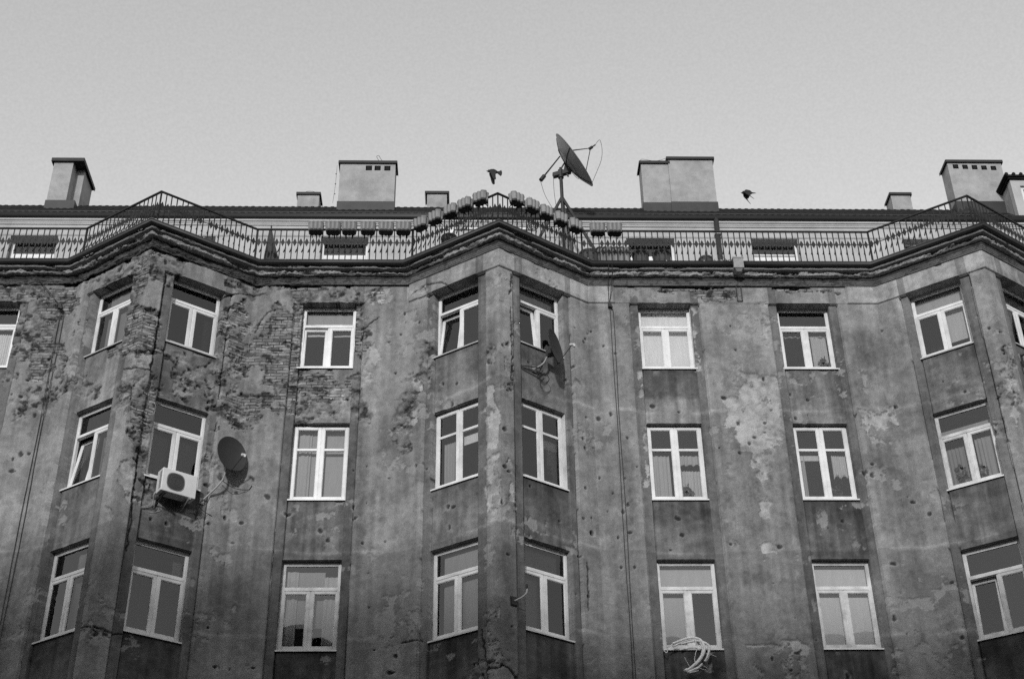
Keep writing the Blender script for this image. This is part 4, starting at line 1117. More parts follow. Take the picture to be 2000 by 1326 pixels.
# ------------------------------------------------------------------ railing on the terrace edge
RAIL_C = (-7.41, .55, 11.826); RAIL_H = 2.08; RAIL_Y = 27.85; RAIL_D = 1.44
rc = [(X_END0+5, RAIL_Y)]
for b_ in RAIL_C: rc += [(b_-RAIL_H, RAIL_Y), (b_, RAIL_Y-RAIL_D), (b_+RAIL_H, RAIL_Y)]
rc.append((X_END1-4, RAIL_Y))
def rail_y(x):
    for b_ in RAIL_C:
        u = abs(x-b_)
        if u < RAIL_H: return RAIL_Y - RAIL_D*(1-u/RAIL_H)
    return RAIL_Y
RAIL_TH = math.atan(RAIL_D/RAIL_H)
railing = empty('terrace_railing', (0.5, 27.5, 20.26))
tag(railing, 'long wrought iron terrace railing with diamonds between its bars along the roof edge', 'railing')
ZT, ZD, ZBASE = 21.525, 21.133, 20.30
for (xa, ya), (xb, yb) in zip(rc[:-1], rc[1:]):
    L_ = math.hypot(xb-xa, yb-ya); d = Vector((xb-xa, yb-ya, 0))/L_; o = Vector((d.y, -d.x, 0))
    A = Vector((xa, ya, 0))
    m = Matrix(((d.x, -o.x, 0, xa), (d.y, -o.y, 0, ya), (0, 0, 1, 0), (0, 0, 0, 1)))     # x along, y inward
    pn, hr = MB(), MB()
    n = max(2, round(L_/.1445)); sp = L_/n
    for k in range(n+1):
        x = k*sp + (R.uniform(-.006, .006) if 0 < k < n else 0)
        lean = R.uniform(-.006, .006)
        pn.bar((x, 0, ZBASE-.03), (x+lean, 0, ZT-.01), .025, .014, m)
        # little forged tongue hanging beside each bar under the diamonds
        if k < n:
            tx = x-.016
            pn.bar((x, -.004, ZD-.13), (tx, -.020, 20.90), .012, .010, m)
            pn.tube([(tx, -.020, 20.905), (tx-.003, -.042, 20.855), (tx-.012, -.046, 20.815), (tx-.024, -.030, 20.80)], [.010, .016, .017, .009], 6, m)
            dx = x+sp/2-.008
            if R.random() > .03:
                w_, h_ = .052+R.uniform(-.003, .003), .122
                vs = [(dx-w_, 0, ZD), (dx, 0, ZD-h_), (dx+w_, 0, ZD), (dx, 0, ZD+h_)]
                pn.prism([(a, c) for a, _, c in vs], -.005, .005, m)
    pn.bar((0, 0, ZBASE), (L_, 0, ZBASE), .02, .014, m)
    pn.bar((0, .008, ZD), (L_, .008, ZD), .016, .012, m)
    pan = pn.build('railing_panel', M_IRON, railing, world=True)
    hr.bar((-.01, 0, ZT), (L_+.01, 0, ZT), .05, .034, m)
    hr.build('handrail', M_IRON, pan)
    for x in (0.02, ):
        st = MB(); st.bar((x, .02, ZBASE-.03), (x, .02, ZT), .022, .022, m); st.build('post', M_IRON, pan)

# ------------------------------------------------------------------ flower boxes on the railing
def leaf_cluster(mb, c, rx, ry, rz, n, size, rnd):
    for k in range(n):
        while True:
            p = Vector((rnd.uniform(-1, 1), rnd.uniform(-1, 1), rnd.uniform(-1, 1)))
            if p.length < 1: break
        p = Vector((c[0]+p.x*rx, c[1]+p.y*ry, c[2]+p.z*rz)); s = size*rnd.uniform(.6, 1.3)
        M = Matrix.Translation(p) @ Quaternion((rnd.uniform(-1, 1), rnd.uniform(-1, 1), rnd.uniform(-1, 1), rnd.uniform(-1, 1))).normalized().to_matrix().to_4x4()
        mb.add([(0, 0, 0), (s*.35, s*.4, .1*s), (0, s, 0), (-s*.35, s*.4, .1*s)], [(0, 1, 2, 3)], M)
def lobed(w, d, lobes_x, lobes_y, amp, n=10):
    """outline of a box with scalloped sides"""
    pts = []
    for k in range(lobes_x*n):
        u = k/(lobes_x*n); pts.append((-w/2+w*u, -d/2-amp*abs(math.sin(math.pi*lobes_x*u))))
    for k in range(lobes_y*n):
        u = k/(lobes_y*n); pts.append((w/2+amp*abs(math.sin(math.pi*lobes_y*u)), -d/2+d*u))
    for k in range(lobes_x*n):
        u = k/(lobes_x*n); pts.append((w/2-w*u, d/2+amp*abs(math.sin(math.pi*lobes_x*u))))
    for k in range(lobes_y*n):
        u = k/(lobes_y*n); pts.append((-w/2-amp*abs(math.sin(math.pi*lobes_y*u)), d/2-d*u))
    return pts
def lobed_mesh(mb, w, d, lx, ly, amp, prof):
    """prof: list of (scale, z)"""
    o = lobed(w, d, lx, ly, amp); n = len(o)
    vs = [(x*s, y*s, z) for s, z in prof for x, y in o]
    fs = [(i*n+k, i*n+(k+1) % n, (i+1)*n+(k+1) % n, (i+1)*n+k) for i in range(len(prof)-1) for k in range(n)]
    fs.append(tuple(range(n-1, -1, -1)))
    mb.add(vs, fs)
    return n
def make_flower_box():
    root = empty('flower_box', (0, 0, 0))
    t = MB(); lobed_mesh(t, .315, .19, 3, 2, .034, [(.88, 0), (.93, .012), (.97, .10), (1.0, .19), (1.035, .205), (1.04, .222), (1.0, .235), (.94, .21), (.94, .19)])
    t.build('tub', M_BOX, root)
    s = MB(); o = [(x*.93, y*.93) for x, y in lobed(.315, .19, 3, 2, .034)]
    s.add([(x, y, .195) for x, y in o], [tuple(range(len(o)))]); s.build('soil', M_SOIL, root)
    tr = MB(); lobed_mesh(tr, .315, .19, 3, 2, .034, [(.80, -.05), (.88, -.045), (.90, -.006), (.87, -.002), (.86, -.001)])
    tr.build('dark_underside', M_BOXDARK, root)  # dark piece added under the tub, standing in for its underside shadow
    h = MB()
    for x in (-.09, .09):
        h.box(x-.01, x+.01, .06, .185, -.055, -.047); h.box(x-.01, x+.01, .10, .108, -.055, .19); h.box(x-.01, x+.01, .10, .16, .19, .198); h.box(x-.01, x+.01, .152, .16, .10, .19)
    h.build('hanger', M_IRON, root)
    return root
def dup(root, name_parts=True):
    r = root.copy(); COL.objects.link(r)
    for ch in list(root.children):
        if ch.name.startswith('sprig'): continue
        c = ch.copy(); COL.objects.link(c); c.parent = r
        for gch in ch.children:
            gg = gch.copy(); COL.objects.link(gg); gg.parent = c
    return r
fb0 = make_flower_box(); used = False
ordn = ['first', 'second', 'third', 'fourth', 'fifth', 'sixth']
FB = [(-3.883, 'F'), (-3.461, 'F'), (-3.067, 'F'), (-2.61, 'F'), (-2.171, 'F'), (-1.744, 'F'),
      (-1.31, 'L'), (-.945, 'L'), (-.573, 'L'), (-.224, 'L'), (.141, 'L'),
      (1.004, 'R'), (1.378, 'R'), (1.724, 'R'), (2.098, 'R'), (2.468, 'R'), (3.028, 'F2'), (3.446, 'F2')]
cnt = {}
for x, k in FB:
    r = fb0 if not used else dup(fb0); used = True
    rz = {'F': 0, 'F2': 0, 'L': -RAIL_TH, 'R': RAIL_TH}[k]
    n_ = (-math.sin(-rz), -math.cos(rz))
    xx = x
    yy = rail_y(x) if k[0] == 'F' else RAIL_Y-RAIL_D*(1-abs(x-.55)/RAIL_H)
    yy -= .125/math.cos(rz) if k[0] != 'F' else .125
    r.location = (xx, yy, 21.375); r.rotation_euler = (R.uniform(-.06, .03), R.uniform(-.03, .03), rz + R.uniform(-.05, .05))
    i = cnt.get(k, 0); cnt[k] = i+1
    lab = {'F': 'scalloped flower box on the level railing left of the peak, %s from the left' % ordn[i],
           'L': 'scalloped flower box on the left slope of the peaked railing, %s from below' % ordn[i],
           'R': 'scalloped flower box on the right slope of the peaked railing, %s from above' % ordn[i],
           'F2': 'scalloped flower box on the level railing above the ribbed trough, %s one' % ('left' if i == 0 else 'right')}[k]
    if len(cnt)*7 % 3 != 5 and (i*5+len(k)+ord(k[0])) % 4 == 0:
        sp_ = MB(); rs = random.Random(i+ord(k[0]))
        for q in range(5):
            a_, b_ = rs.uniform(-.12, .12), rs.uniform(-.05, .05)
            sp_.tube([(a_, b_, .19), (a_+rs.uniform(-.03, .03), b_, .27), (a_+rs.uniform(-.06, .06), b_+rs.uniform(-.04, .02), .30+rs.uniform(0, .06))], .004, 4)
        leaf_cluster(sp_, (0, 0, .27), .13, .06, .05, 16, .035, rs)
        sp_.build('sprig', M_LEAF, r)
    tag(r, lab, 'flower box', 'scalloped flower boxes hung on the railing')

# ------------------------------------------------------------------ things on the terrace
tr = empty('ribbed_trough', (3.44, 28.22, 20.262)); tag(tr, 'wide ribbed plant trough on the terrace floor behind the railing bars', 'plant trough')
m = MB(); lobed_mesh(m, .78, .26, 6, 2, .03, [(.96, .35), (.97, .44), (1.03, .47), (.96, .50), (.98, .68), (1.03, .70), (.97, .73), (.99, .90), (1.05, .925), (1.05, .94), (.97, .94)])
m.build('tub', M_BOX, tr)
s = MB(); s.box(-.30, .30, -.09, .09, 0, .352); s.build('stand', M_WOOD, tr)
s = MB(); o = [(x*.95, y*.95) for x, y in lobed(.78, .26, 6, 2, .03)]; s.add([(x, y, .925) for x, y in o], [tuple(range(len(o)))]); s.build('soil', M_SOIL, tr)
for i, (x, y, top, r, lab) in enumerate(((4.115, 28.25, 21.115, .21, 'dark half barrel planter behind the bars beside the ribbed trough'),
                                         (4.64, 28.25, 21.12, .23, 'dark half barrel planter under the right end of the attic window with the dark head'),
                                         (2.82, 28.15, 21.04, .24, 'dark half barrel planter at the foot of the big dish mast'),
                                         (5.72, 28.2, 20.93, .18, 'small dark half barrel planter beside the black downpipe'),
                                         (-.62, 27.75, 21.22, .20, 'dark half barrel planter under the rising left slope of the peaked railing'))):
    b = empty('barrel_planter', (x, y, 20.262)); tag(b, lab, 'planter', 'barrel planters on the terrace')
    h = top-20.262
    t = MB(); t.lathe([(r*.82, 0), (r*.95, h*.4), (r*.98, h*.95), (r*.96, h), (r*.86, h), (r*.86, h-.06)], 24); t.build('tub', M_WOOD, b)
    t = MB(); t.lathe([(r*.995, h-.075), (r*1.02, h-.07), (r*1.02, h-.015), (r*.99, h+.004), (r*.955, h+.004)], 24, cap=False); t.lathe([(r*.97, h*.45), (r*.985, h*.45), (r*.985, h*.53), (r*.97, h*.53)], 24, cap=False); t.build('hoop', M_DARKSTEEL, b)
    t = MB(); t.lathe([(r*.85, h-.05), (.01, h-.035)], 16); t.build('soil', M_SOIL, b)
pr = empty('folded_parasol', (-4.98, 28.25, 20.262)); tag(pr, 'dark folded parasol leaning upright behind the railing left of the flower boxes', 'parasol')
m = MB()
prof = [(.0, 1.62), (.03, 1.55), (.06, 1.35), (.11, 1.0), (.16, .7), (.19, .45), (.18, .25), (.15, .15)]
vs, fs = [], []; n = 18
for r_, z in prof:
    for k in range(n):
        a = 2*math.pi*k/n; q = r_*(1+.22*math.sin(a*5+z*2)); vs.append((q*math.cos(a)-.10+.07*(1.62-z), q*.6*math.sin(a), z))
for i in range(len(prof)-1):
    for k in range(n): fs.append((i*n+k, i*n+(k+1) % n, (i+1)*n+(k+1) % n, (i+1)*n+k))
m.add(vs, fs); m.build('cloth', M_TARP, pr)
m = MB(); m.tube([(.01, 0, 0), (-.09, 0, 1.68)], .018, 8); m.build('pole', M_DARKSTEEL, pr)
for x, y, z, lab in ((-.335, 28.0, 21.76, 'round wire wreath hanging behind the left slope of the peaked railing'), (1.44, 28.0, 21.765, 'round wire wreath hanging behind the right slope of the peaked railing')):
    wtn = MB()
    for rr, th in ((.125, .016), (.085, .008)):
        wtn.tube([(rr*math.cos(a), .0, rr*math.sin(a)) for a in np.linspace(0, 2*math.pi, 25)], th, 6, cap=False)
    for k in range(7):
        a = k*.9; wtn.tube(smooth_path([(.12*math.cos(a), 0, .12*math.sin(a)), (.06*math.cos(a+.6), -.02, .06*math.sin(a+.6)), (.09*math.cos(a+1.3), .01, .09*math.sin(a+1.3))], 4), .008, 5)
    wtn.tube([(0, 0, .125), (0, .2, .9), (0, 1.68, 1.2)], .003, 4)
    o = wtn.build('wreath', M_DARKSTEEL); o.location = (x, y, z); tag(o, lab, 'wreath', 'wire wreaths behind the peaked railing')
dp = MB(); dp.tube([(0, 0, -2.92), (0, 0, .12)], .072, 14)
o = empty('downpipe', (6.40, 29.64, 23.20)); tag(o, 'thick black downpipe from the attic gutter to the terrace beside dry climbers', 'downpipe')
dp.build('pipe', M_DARKSTEEL, o, smooth=True)
c = MB()
for z in (-.4, -1.3, -2.2): c.box(-.085, .085, -.08, .08, z-.02, z+.02)
c.build('clamp', M_STEEL, o)
cl = empty('climbing_plant', (6.22, 28.9, 20.262)); tag(cl, 'straggly dry climber in a pot around the black downpipe', 'plant')
rnd = random.Random(3)
m = MB()
for k in range(9):
    x = rnd.uniform(-.3, .32); m.tube(smooth_path([(x*.4, rnd.uniform(-.1, .1), .3), (x, rnd.uniform(-.2, .2), .7), (x+rnd.uniform(-.1, .1), .1, 1.05+rnd.uniform(-.2, .2)), (x*.5+rnd.uniform(-.1, .1), .3, 1.2+rnd.uniform(0, .45))], 5), .008, 5)
m.build('stem', M_CABLE, cl)
m = MB(); leaf_cluster(m, (-.12, 0, .75), .22, .2, .4, 130, .07, rnd); leaf_cluster(m, (.26, .1, .75), .10, .1, .45, 70, .07, rnd); leaf_cluster(m, (-.3, .1, 1.35), .08, .1, .3, 26, .05, rnd); m.build('foliage', M_LEAF, cl)
m = MB(); m.lathe([(.17, 0), (.24, .36), (.26, .38), (.22, .38), (.22, .34)], 16); m.build('pot', M_WOOD, cl)

# ------------------------------------------------------------------ satellite dishes
def frame_from(n, up=Vector((0, 0, 1))):
    """matrix whose local z is n and local y is as upright as it can be"""
    z = Vector(n).normalized(); y = (up - z*up.dot(z)).normalized(); x = y.cross(z)
    return Matrix((x, y, z)).transposed().to_4x4()
def paraboloid(mb, rx, ry, depth, th, M, n=40, rings=9):
    for sgn, off in ((1, 0), (-1, -th)):
        vs, fs = [], []
        for i in range(rings+1):
            q = i/rings
            for k in range(n):
                a = 2*math.pi*k/n
                vs.append((rx*q*math.cos(a), ry*q*math.sin(a), depth*q*q + off*(1 if i < rings else 1)))
        for i in range(rings):
            for k in range(n): fs.append((i*n+k, i*n+(k+1) % n, (i+1)*n+(k+1) % n, (i+1)*n+k))
        mb.add(vs, fs, M)
    vs, fs = [], []
    rr = [(1.0, 0), (1.018, .002), (1.02, -th*.5), (1.015, -th*1.2), (1.0, -th)]
    for s_, dz in rr:
        for k in range(n):
            a = 2*math.pi*k/n; vs.append((rx*s_*math.cos(a), ry*s_*math.sin(a), depth+dz))
    for i in range(len(rr)-1):
        for k in range(n): fs.append((i*n+k, i*n+(k+1) % n, (i+1)*n+(k+1) % n, (i+1)*n+k))
    mb.add(vs, fs, M)

# large dish on its tripod
bd = empty('large_satellite_dish', (2.27, 28.8, 20.262)); tag(bd, 'very large satellite dish on a tripod mast above the roof line', 'satellite dish')
base = Vector((2.27, 28.8, 20.262))
loc = lambda x, y, z: Vector((x, y, z))-base
n_big = Vector((.82, -.31, .48)).normalized()
MF = Matrix.Translation(loc(2.605, 28.72, 24.53)) @ frame_from(n_big)
m = MB(); paraboloid(m, .80, .84, .235, .012, Matrix.Translation(-Vector(n_big)*.20) @ MF, 48, 10); refl = m.build('reflector', M_DISHBIG, bd, smooth=True)
m = MB()
for k in range(4):
    a = 2*math.pi*k/4 + .3
    pts = [MF @ Vector((.80*q*math.cos(a), .84*q*math.sin(a), .24*q*q-.225)) for q in (.12, .35, .6, .8, .98)]
    m.tube(pts, .011, 5)
m.tube([MF @ Vector((.46*math.cos(a), .48*math.sin(a), .24*.31-.235)) for a in np.linspace(0, 2*math.pi, 33)], .006, 5, cap=False)
m.build('rib', M_DARKSTEEL, bd)
hub = MF @ Vector((0, 0, -.22))
top = loc(2.262, 28.8, 24.10)
m = MB(); m.tube([(0, 0, 0), loc(2.275, 28.8, 23.0), top], .045, 12); m.build('mast', M_DARKSTEEL, bd)
m = MB()
m.tube([top+Vector((0, 0, -.10)), top+Vector((0, 0, .16))], .075, 12)
m.bar(top+Vector((-.20, .0, -.02)), top+Vector((.26, -.0, .14)), .13, .12)
m.bar(top+Vector((.12, 0, .12)), hub, .10, .10)
m.bar(top+Vector((-.05, 0, .10)), hub+Vector((.02, 0, .22)), .035, .035)
m.bar(top+Vector((.2, 0, -.05)), hub+Vector((-.02, .0, -.28)), .035, .035)
m.bar(hub+Vector((-.03, 0, .2)), hub+Vector((-.02, 0, -.3)), .05, .05)
m.tube([top+Vector((0, 0, .16)), top+Vector((-.01, 0, .25))], .03, 8)
m.build('mount', M_DARKSTEEL, bd)
m = MB()
a0, a1 = top+Vector((-.52, .0, -.16)), MF @ Vector((0.0, .40, -.20))
m.tube([a0, a0+(a1-a0)*.30, a1], [.026, .022, .018], 8); m.tube([a0-(a1-a0).normalized()*.02, a0+(a1-a0).normalized()*.16], .058, 10)
m.build('actuator_arm', M_DARKSTEEL, bd)
feed = MF @ Vector((0, .02, .56))
m = MB()
for ang in (1.35, 3.4, -.55):
    m.tube([MF @ Vector((.62*math.cos(ang), .66*math.sin(ang), -.06)), feed], .011, 6)
m.build('feed_support', M_DARKSTEEL, bd)
m = MB(); m.tube([feed-n_big*.05, feed+n_big*.06], .04, 10); m.tube([feed+n_big*.05, feed+n_big*.16], .018, 8); m.build('feed_horn', M_DARKSTEEL, bd)
for fx, fy in ((.98, 28.35), (3.42, 28.25), (2.75, 29.5)):
    m = MB(); m.bar(loc(2.268, 28.8, 23.36), loc(fx, fy, 20.30), .065, .055); m.box(*[q for q in (loc(fx, fy, 20.262).x-.09, loc(fx, fy, 20.262).x+.09, loc(fx, fy, 20.262).y-.09, loc(fx, fy, 20.262).y+.09)], 0, .03)
    m.build('leg', M_DARKSTEEL, bd)
m = MB()
m.tube(smooth_path([a0+Vector((-.02, 0, -.04)), a0+Vector((.10, 0, -.55)), a0+Vector((.36, 0, -1.15)), loc(2.2, 28.85, 22.6)]), .006, 5)
m.tube(smooth_path([top+Vector((-.2, 0, -.05)), top+Vector((-.19, 0, -.6)), top+Vector((-.13, 0, -1.2)), loc(2.25, 28.84, 22.4)]), .006, 5)
ed = MF @ Vector((.5, -.55, .06))
m.tube(smooth_path([feed+n_big*.15, feed+n_big*.30+Vector((.0, 0, .06)), feed+Vector((.30, -.05, -.08)), feed+Vector((.26, -.05, -.45)), feed+Vector((.14, 0, -.78)), MF @ Vector((.25, -.80, .02))]), .006, 5)
m.build('cable', M_CABLE, bd)

def wall_dish(center, n, rx, ry, foot, mid, lnb, label, foot2=None):
    root = empty('satellite_dish', foot); tag(root, label, 'satellite dish', 'satellite dishes bracketed to the front')
    base = Vector(foot); C_ = Vector(center)-base
    F_ = Matrix.Translation(C_) @ frame_from(n)
    m = MB(); paraboloid(m, rx, ry, .075, .006, F_); m.build('reflector', M_DISH, root, smooth=True)
    back = F_ @ Vector((0, -ry*.25, -.02)); nn = Vector(n).normalized()
    m = MB(); m.bar(back, back-nn*.10, .14, .14); m.bar(back-nn*.06, back-nn*.16, .07, .18); m.build('mount', M_DARKSTEEL, root)
    m = MB()
    pts = smooth_path([Vector((0, 0, 0)), Vector(mid)-base, back-nn*.12], 6)
    m.tube(pts, .020, 8); m.build('bracket_arm', M_STEEL, root, smooth=True)
    if foot2 is not None:
        m = MB()
        for q in foot2: m.tube([Vector(q[0])-base, Vector(q[1])-base], .014, 6)
        m.build('brace', M_DARKSTEEL, root)
    pl = MB(); pl.box(-.05, .05, -.012, .012, -.07, .07); o = pl.build('wall_plate', M_STEEL, root); o.rotation_euler = (0, 0, TH)
    low = F_ @ Vector((0, -ry*1.0, .07)); L_ = Vector(lnb)-base
    m = MB(); m.tube([low-(F_ @ Vector((0, 0, 0))-C_)*0, low+(L_-low)*.9], .011, 6); m.bar(low-nn*.03, low+nn*.05, .03, .03); m.build('feed_arm', M_DARKSTEEL, root)
    ax = (C_-L_).normalized()
    m = MB(); m.tube([L_-ax*.07, L_+ax*.0], .028, 10); m.tube([L_, L_+ax*.05], .036, 12); m.bar(L_-ax*.05+Vector((0, 0, -.06)), L_-ax*.05, .04, .05); m.build('receiver', M_LNB, root)
    return root, low
nd = (.834, -.54, .12)
c1 = on_hit(-5.33, 15.04, .24)
r1, low1 = wall_dish(tuple(c1), (.66, -.74, .12), .37, .43, tuple(on_face(-5.80, 13.93, -.05)), tuple(on_face(-5.55, 14.42, .20)), tuple(c1+Vector((.34, -.26, -.13))),
          'dark satellite dish on a curved arm right of the air conditioner')
c2 = on_hit(1.775, 17.47, .25)
r2, low2 = wall_dish(tuple(c2), (.875, -.45, .12), .37, .45, tuple(on_face(1.40, 16.97, -.09)), tuple(on_face(1.50, 17.08, .10)), tuple(c2+Vector((.42, -.22, -.06))),
          'narrow dark satellite dish below the top right window of the middle bay',
          foot2=[(on_face(1.08, 16.93, -.08), on_face(1.48, 16.98, .02)), (on_face(1.10, 16.90, -.08), on_face(1.50, 16.86, .02)), (on_face(1.46, 16.80, -.08), on_face(1.52, 17.10, .06))])
m = MB()
base = Vector(r2.location)
for k in range(3):
    q = on_face(1.55, 16.85, .0)-base
    m.tube(smooth_path([q+Vector((0, -.03, .1)), q+Vector((-.10, -.06, -.10-.03*k)), q+Vector((.02, -.04, -.24-.03*k)), q+Vector((.13, .0, -.12)), q+Vector((.05, -.03, .0))]), .007, 5)
m.build('cable', M_CABLE, r2)
m = MB(); base = Vector(r1.location)
q = on_face(-5.45, 14.45, .12)-base
m.tube(smooth_path([q+Vector((-.12, -.1, .03)), q+Vector((.0, -.05, -.05)), q+Vector((.2, .08, -.12)), q+Vector((.45, .22, -.08)), on_face(-4.85, 14.48, .01)-base]), .008, 5)
m.tube(smooth_path([on_face(-5.8, 13.95, .02)-base, on_face(-5.86, 13.80, .02)-base, on_face(-5.80, 13.70, .01)-base, on_face(-5.6, 13.62, .01)-base]), .007, 5)
m.build('cable', M_CABLE, r1)

# right edge: iron bracket with a curl on the far face of the third bay
ib = MB()
p0 = on_face(12.33, 17.05, 0.0)
ib.tube(smooth_path([p0+Vector((0, 0, .10)), p0+Vector((.05, -.10, .08)), p0+Vector((.16, -.20, .04)), p0+Vector((.30, -.26, .12))]), .018, 6)
ib.tube(smooth_path([p0+Vector((0, 0, -.16)), p0+Vector((.06, -.08, -.10)), p0+Vector((.14, -.17, .02)), p0+Vector((.26, -.24, .0)), p0+Vector((.34, -.2, -.1))]), .015, 6)
ib.tube([p0+Vector((.10, -.05, -.02)), p0+Vector((.30, -.20, -.2))], .012, 6)
ib.bar(p0+Vector((0, 0, -.2)), p0+Vector((0, 0, .15)), .05, .02)
ib.v = [tuple(Vector(v)-p0) for v in ib.v]
o = ib.build('iron_bracket', M_IRON); o.location = p0; tag(o, 'dark twisted iron bracket on the far right bay under its window', 'bracket')
# flag holder on the ridge of the middle bay
p0 = on_face(.80, 11.21, .0)
fh = empty('flag_holder', p0, TH); tag(fh, 'small dark wall plate with a bent rod near the ridge of the middle bay', 'flag holder')
m = MB(); m.box(-.085, .085, -.02, .01, -.10, .09); m.box(-.075, .075, -.035, -.0205, -.085, .075); m.build('plate', M_DARKSTEEL, fh)
m = MB(); m.tube(smooth_path([(0, -.03, 0), (.06, -.16, .03), (.11, -.25, .09), (.125, -.28, .16), (.12, -.28, .27)]), .017, 7); m.build('rod', M_LNB, fh, smooth=True)
m = MB(); m.tube([(.122, -.28, .20), (.12, -.28, .29)], .026, 8); m.build('rod_tip', M_DARKSTEEL, fh)

# ------------------------------------------------------------------ air conditioner
ac0 = on_hit(-6.36, 13.735, .0)
ac = empty('air_conditioner', ac0, TH); tag(ac, 'white air conditioner unit on brackets below the first bay window', 'air conditioner')
W2, D2, H2 = .395, .28, .555
m = MB(); m.box(-W2, W2, -D2, 0, .02, H2); o = m.build('casing', M_AC, ac); bv = o.modifiers.new('b', 'BEVEL'); bv.width = .018; bv.segments = 3
n = 36; m = MB(); vs = []
def squircle(a, r, e=.42):
    c, s = math.cos(a), math.sin(a); return (r*math.copysign(abs(c)**e, c), r*math.copysign(abs(s)**e, s))
cx, cz, rr = -.085, .285, .205
o_ = [squircle(2*math.pi*k/n, rr, .72) for k in range(n)]
m.add([(cx+x, -D2-.003, cz+z) for x, z in o_] + [(cx+x*.9, -D2-.003, cz+z*.9) for x, z in o_], [(k, (k+1) % n, (k+1) % n+n, k+n) for k in range(n)])
m.build('fan_rim', mat('ac_rim_grey', .16, .5, .1), ac)
m = MB(); m.add([(cx+x*.9, -D2-.0022, cz+z*.9) for x, z in o_], [tuple(range(n))]); g_ = m.build('fan_opening', M_ACDARK, ac)
m = MB()
for k in range(-9, 10):
    x = k*.02; h = math.sqrt(max(0, (rr*.9)**2-x*x))
    m.box(cx+x-.002, cx+x+.002, -D2-.010, -D2-.004, cz-h, cz+h)
for q in (.3, .6, .9): m.tube([(cx+rr*q*math.cos(a), -D2-.009, cz+rr*q*math.sin(a)) for a in np.linspace(0, 2*math.pi, 25)], .002, 4, cap=False)
m.build('fan_grille', mat('ac_grille_wire', .10, .5, .1), ac)
m = MB()
for k in range(3): m.box(-W2-.004, -W2+.001, -D2+.04+.035*k, -D2+.05+.035*k, .08, H2-.06)
m.build('side_slot', M_ACDARK, ac)
for x in (-.29, .26):
    m = MB(); m.bar((x, .14, -.02), (x, -D2-.05, -.02), .035, .035); m.bar((x, .14, -.16), (x, .14, .12), .035, .02); m.bar((x, .12, -.14), (x, -D2*.8, -.03), .02, .02); m.bar((x, -D2-.03, -.005), (x, -.02, .012), .05, .02)
    m.build('bracket', M_STEEL if x > 0 else M_DARKSTEEL, ac)
m = MB()
for k in range(3):
    m.tube(smooth_path([(-W2+.02, -.05, .10), (-W2-.03, -.02, .02-.02*k), (-W2+.0, .06, -.14-.03*k), (-W2-.14, .12, -.24-.02*k), (-W2-.28, .10, -.30-.012*k)]), .008, 6)
for k in range(3):
    m.tube(smooth_path([(-.24+.02*k, .13, -.06), (-.22+.03*k, .12, -.22), (-.30, .12, -.32), (-.42, .14, -.34)]), .007, 5)
m.build('pipe', mat('pipe_insulation', .30, .8, .2, 20), ac, smooth=True)

# ------------------------------------------------------------------ cables down the front
def cable(label, runs, name='lightning_cable', anchors=()):
    base = Vector(runs[0][0])
    root = empty(name, base); tag(root, label, 'cable', 'cables down the front')
    m = MB()
    for pts in runs: m.tube([Vector(p)-base for p in pts], .008, 6)
    m.build('wire', M_CABLE, root)
    for p in anchors:
        a = MB(); q = Vector(p)-base; a.box(q.x-.035, q.x+.035, q.y-.06, q.y+.03, q.z-.06, q.z+.07); a.bar(q+Vector((.0, -.03, .05)), q+Vector((.05, -.04, -.08)), .045, .05); a.build('clamp', M_BOXDARK, root)
wb_ = lambda x, z, o=.03: tuple(on_face(x, z, o))
run = lambda x, z0, z1, dx=0: [wb_(x+dx+.008*math.sin(z*1.3+dx*40)+R.uniform(-.003, .003), z) for z in np.linspace(z0, z1, 26)]
cable('pair of dark wires hanging from the roof edge right of the middle bay',
      [[(3.245, 27.44, 20.32), (3.20, 27.50, 20.1), (3.20, 27.72, 19.75), wb_(3.215, 19.3)] + run(3.235, 19.1, 9.6),
       [(3.30, 27.44, 20.32), (3.30, 27.55, 20.0), (3.265, 27.74, 19.6), wb_(3.225, 19.32)], [wb_(3.26, 19.25)] + run(3.235, 19.1, 9.6, .062)], anchors=[wb_(3.22, 19.27)])
cable('pair of dark wires slanting from the cornice and dropping left of the first bay',
      [[(-10.5, 27.60, 20.18), (-10.42, 27.75, 19.98), wb_(-10.05, 19.57, .05), wb_(-9.78, 19.23)] + run(-9.715, 19.1, 9.6), [wb_(-9.73, 19.15)] + run(-9.715, 19.05, 9.6, .075)], anchors=[wb_(-9.755, 19.18)])

# ------------------------------------------------------------------ bundle of canes on a sill
cn = empty('cane_bundle', (3.95, 27.80, 10.76)); tag(cn, 'bundle of pale bent canes tied to the window sill and hanging over it', 'cane bundle')
base = Vector(cn.location); m = MB()
def cpath(k, y, r, taper=True):
    pts = [Vector((x, y + .03*math.sin(i*.7), z))-base for i, (x, z) in enumerate(CANES[k])]
    sp = smooth_path(pts, 6); n = len(sp)
    m.tube(sp, [r*(.75+.35*math.sin(math.pi*i/(n-1))) for i in range(n)] if taper else r, 8)
for k, y, r in (('A', 27.78, .028), ('A2', 27.80, .025), ('B', 27.76, .024), ('C', 27.76, .025), ('J', 27.78, .015)): cpath(k, y, r)
m.tube([Vector((4.36, 27.78, 10.25))-base, Vector((4.30, 27.77, 10.205))-base], [.03, .042], 10)
m.tube(smooth_path([Vector((4.82, 27.76, 10.72))-base, Vector((4.825, 27.76, 10.62))-base, Vector((4.79, 27.77, 10.50))-base, Vector((4.73, 27.77, 10.42))-base]), .029, 8)
m.build('cane', M_CANE, cn, smooth=True)
m = MB()
for k in 'DFGHIK': cpath(k, 27.75, .006 if k in 'DF' else .004, False)
m.build('twig', M_CANE, cn)
m = MB(); cpath('E', 27.78, .011, False); m.build('tie_rope', M_CANE, cn)

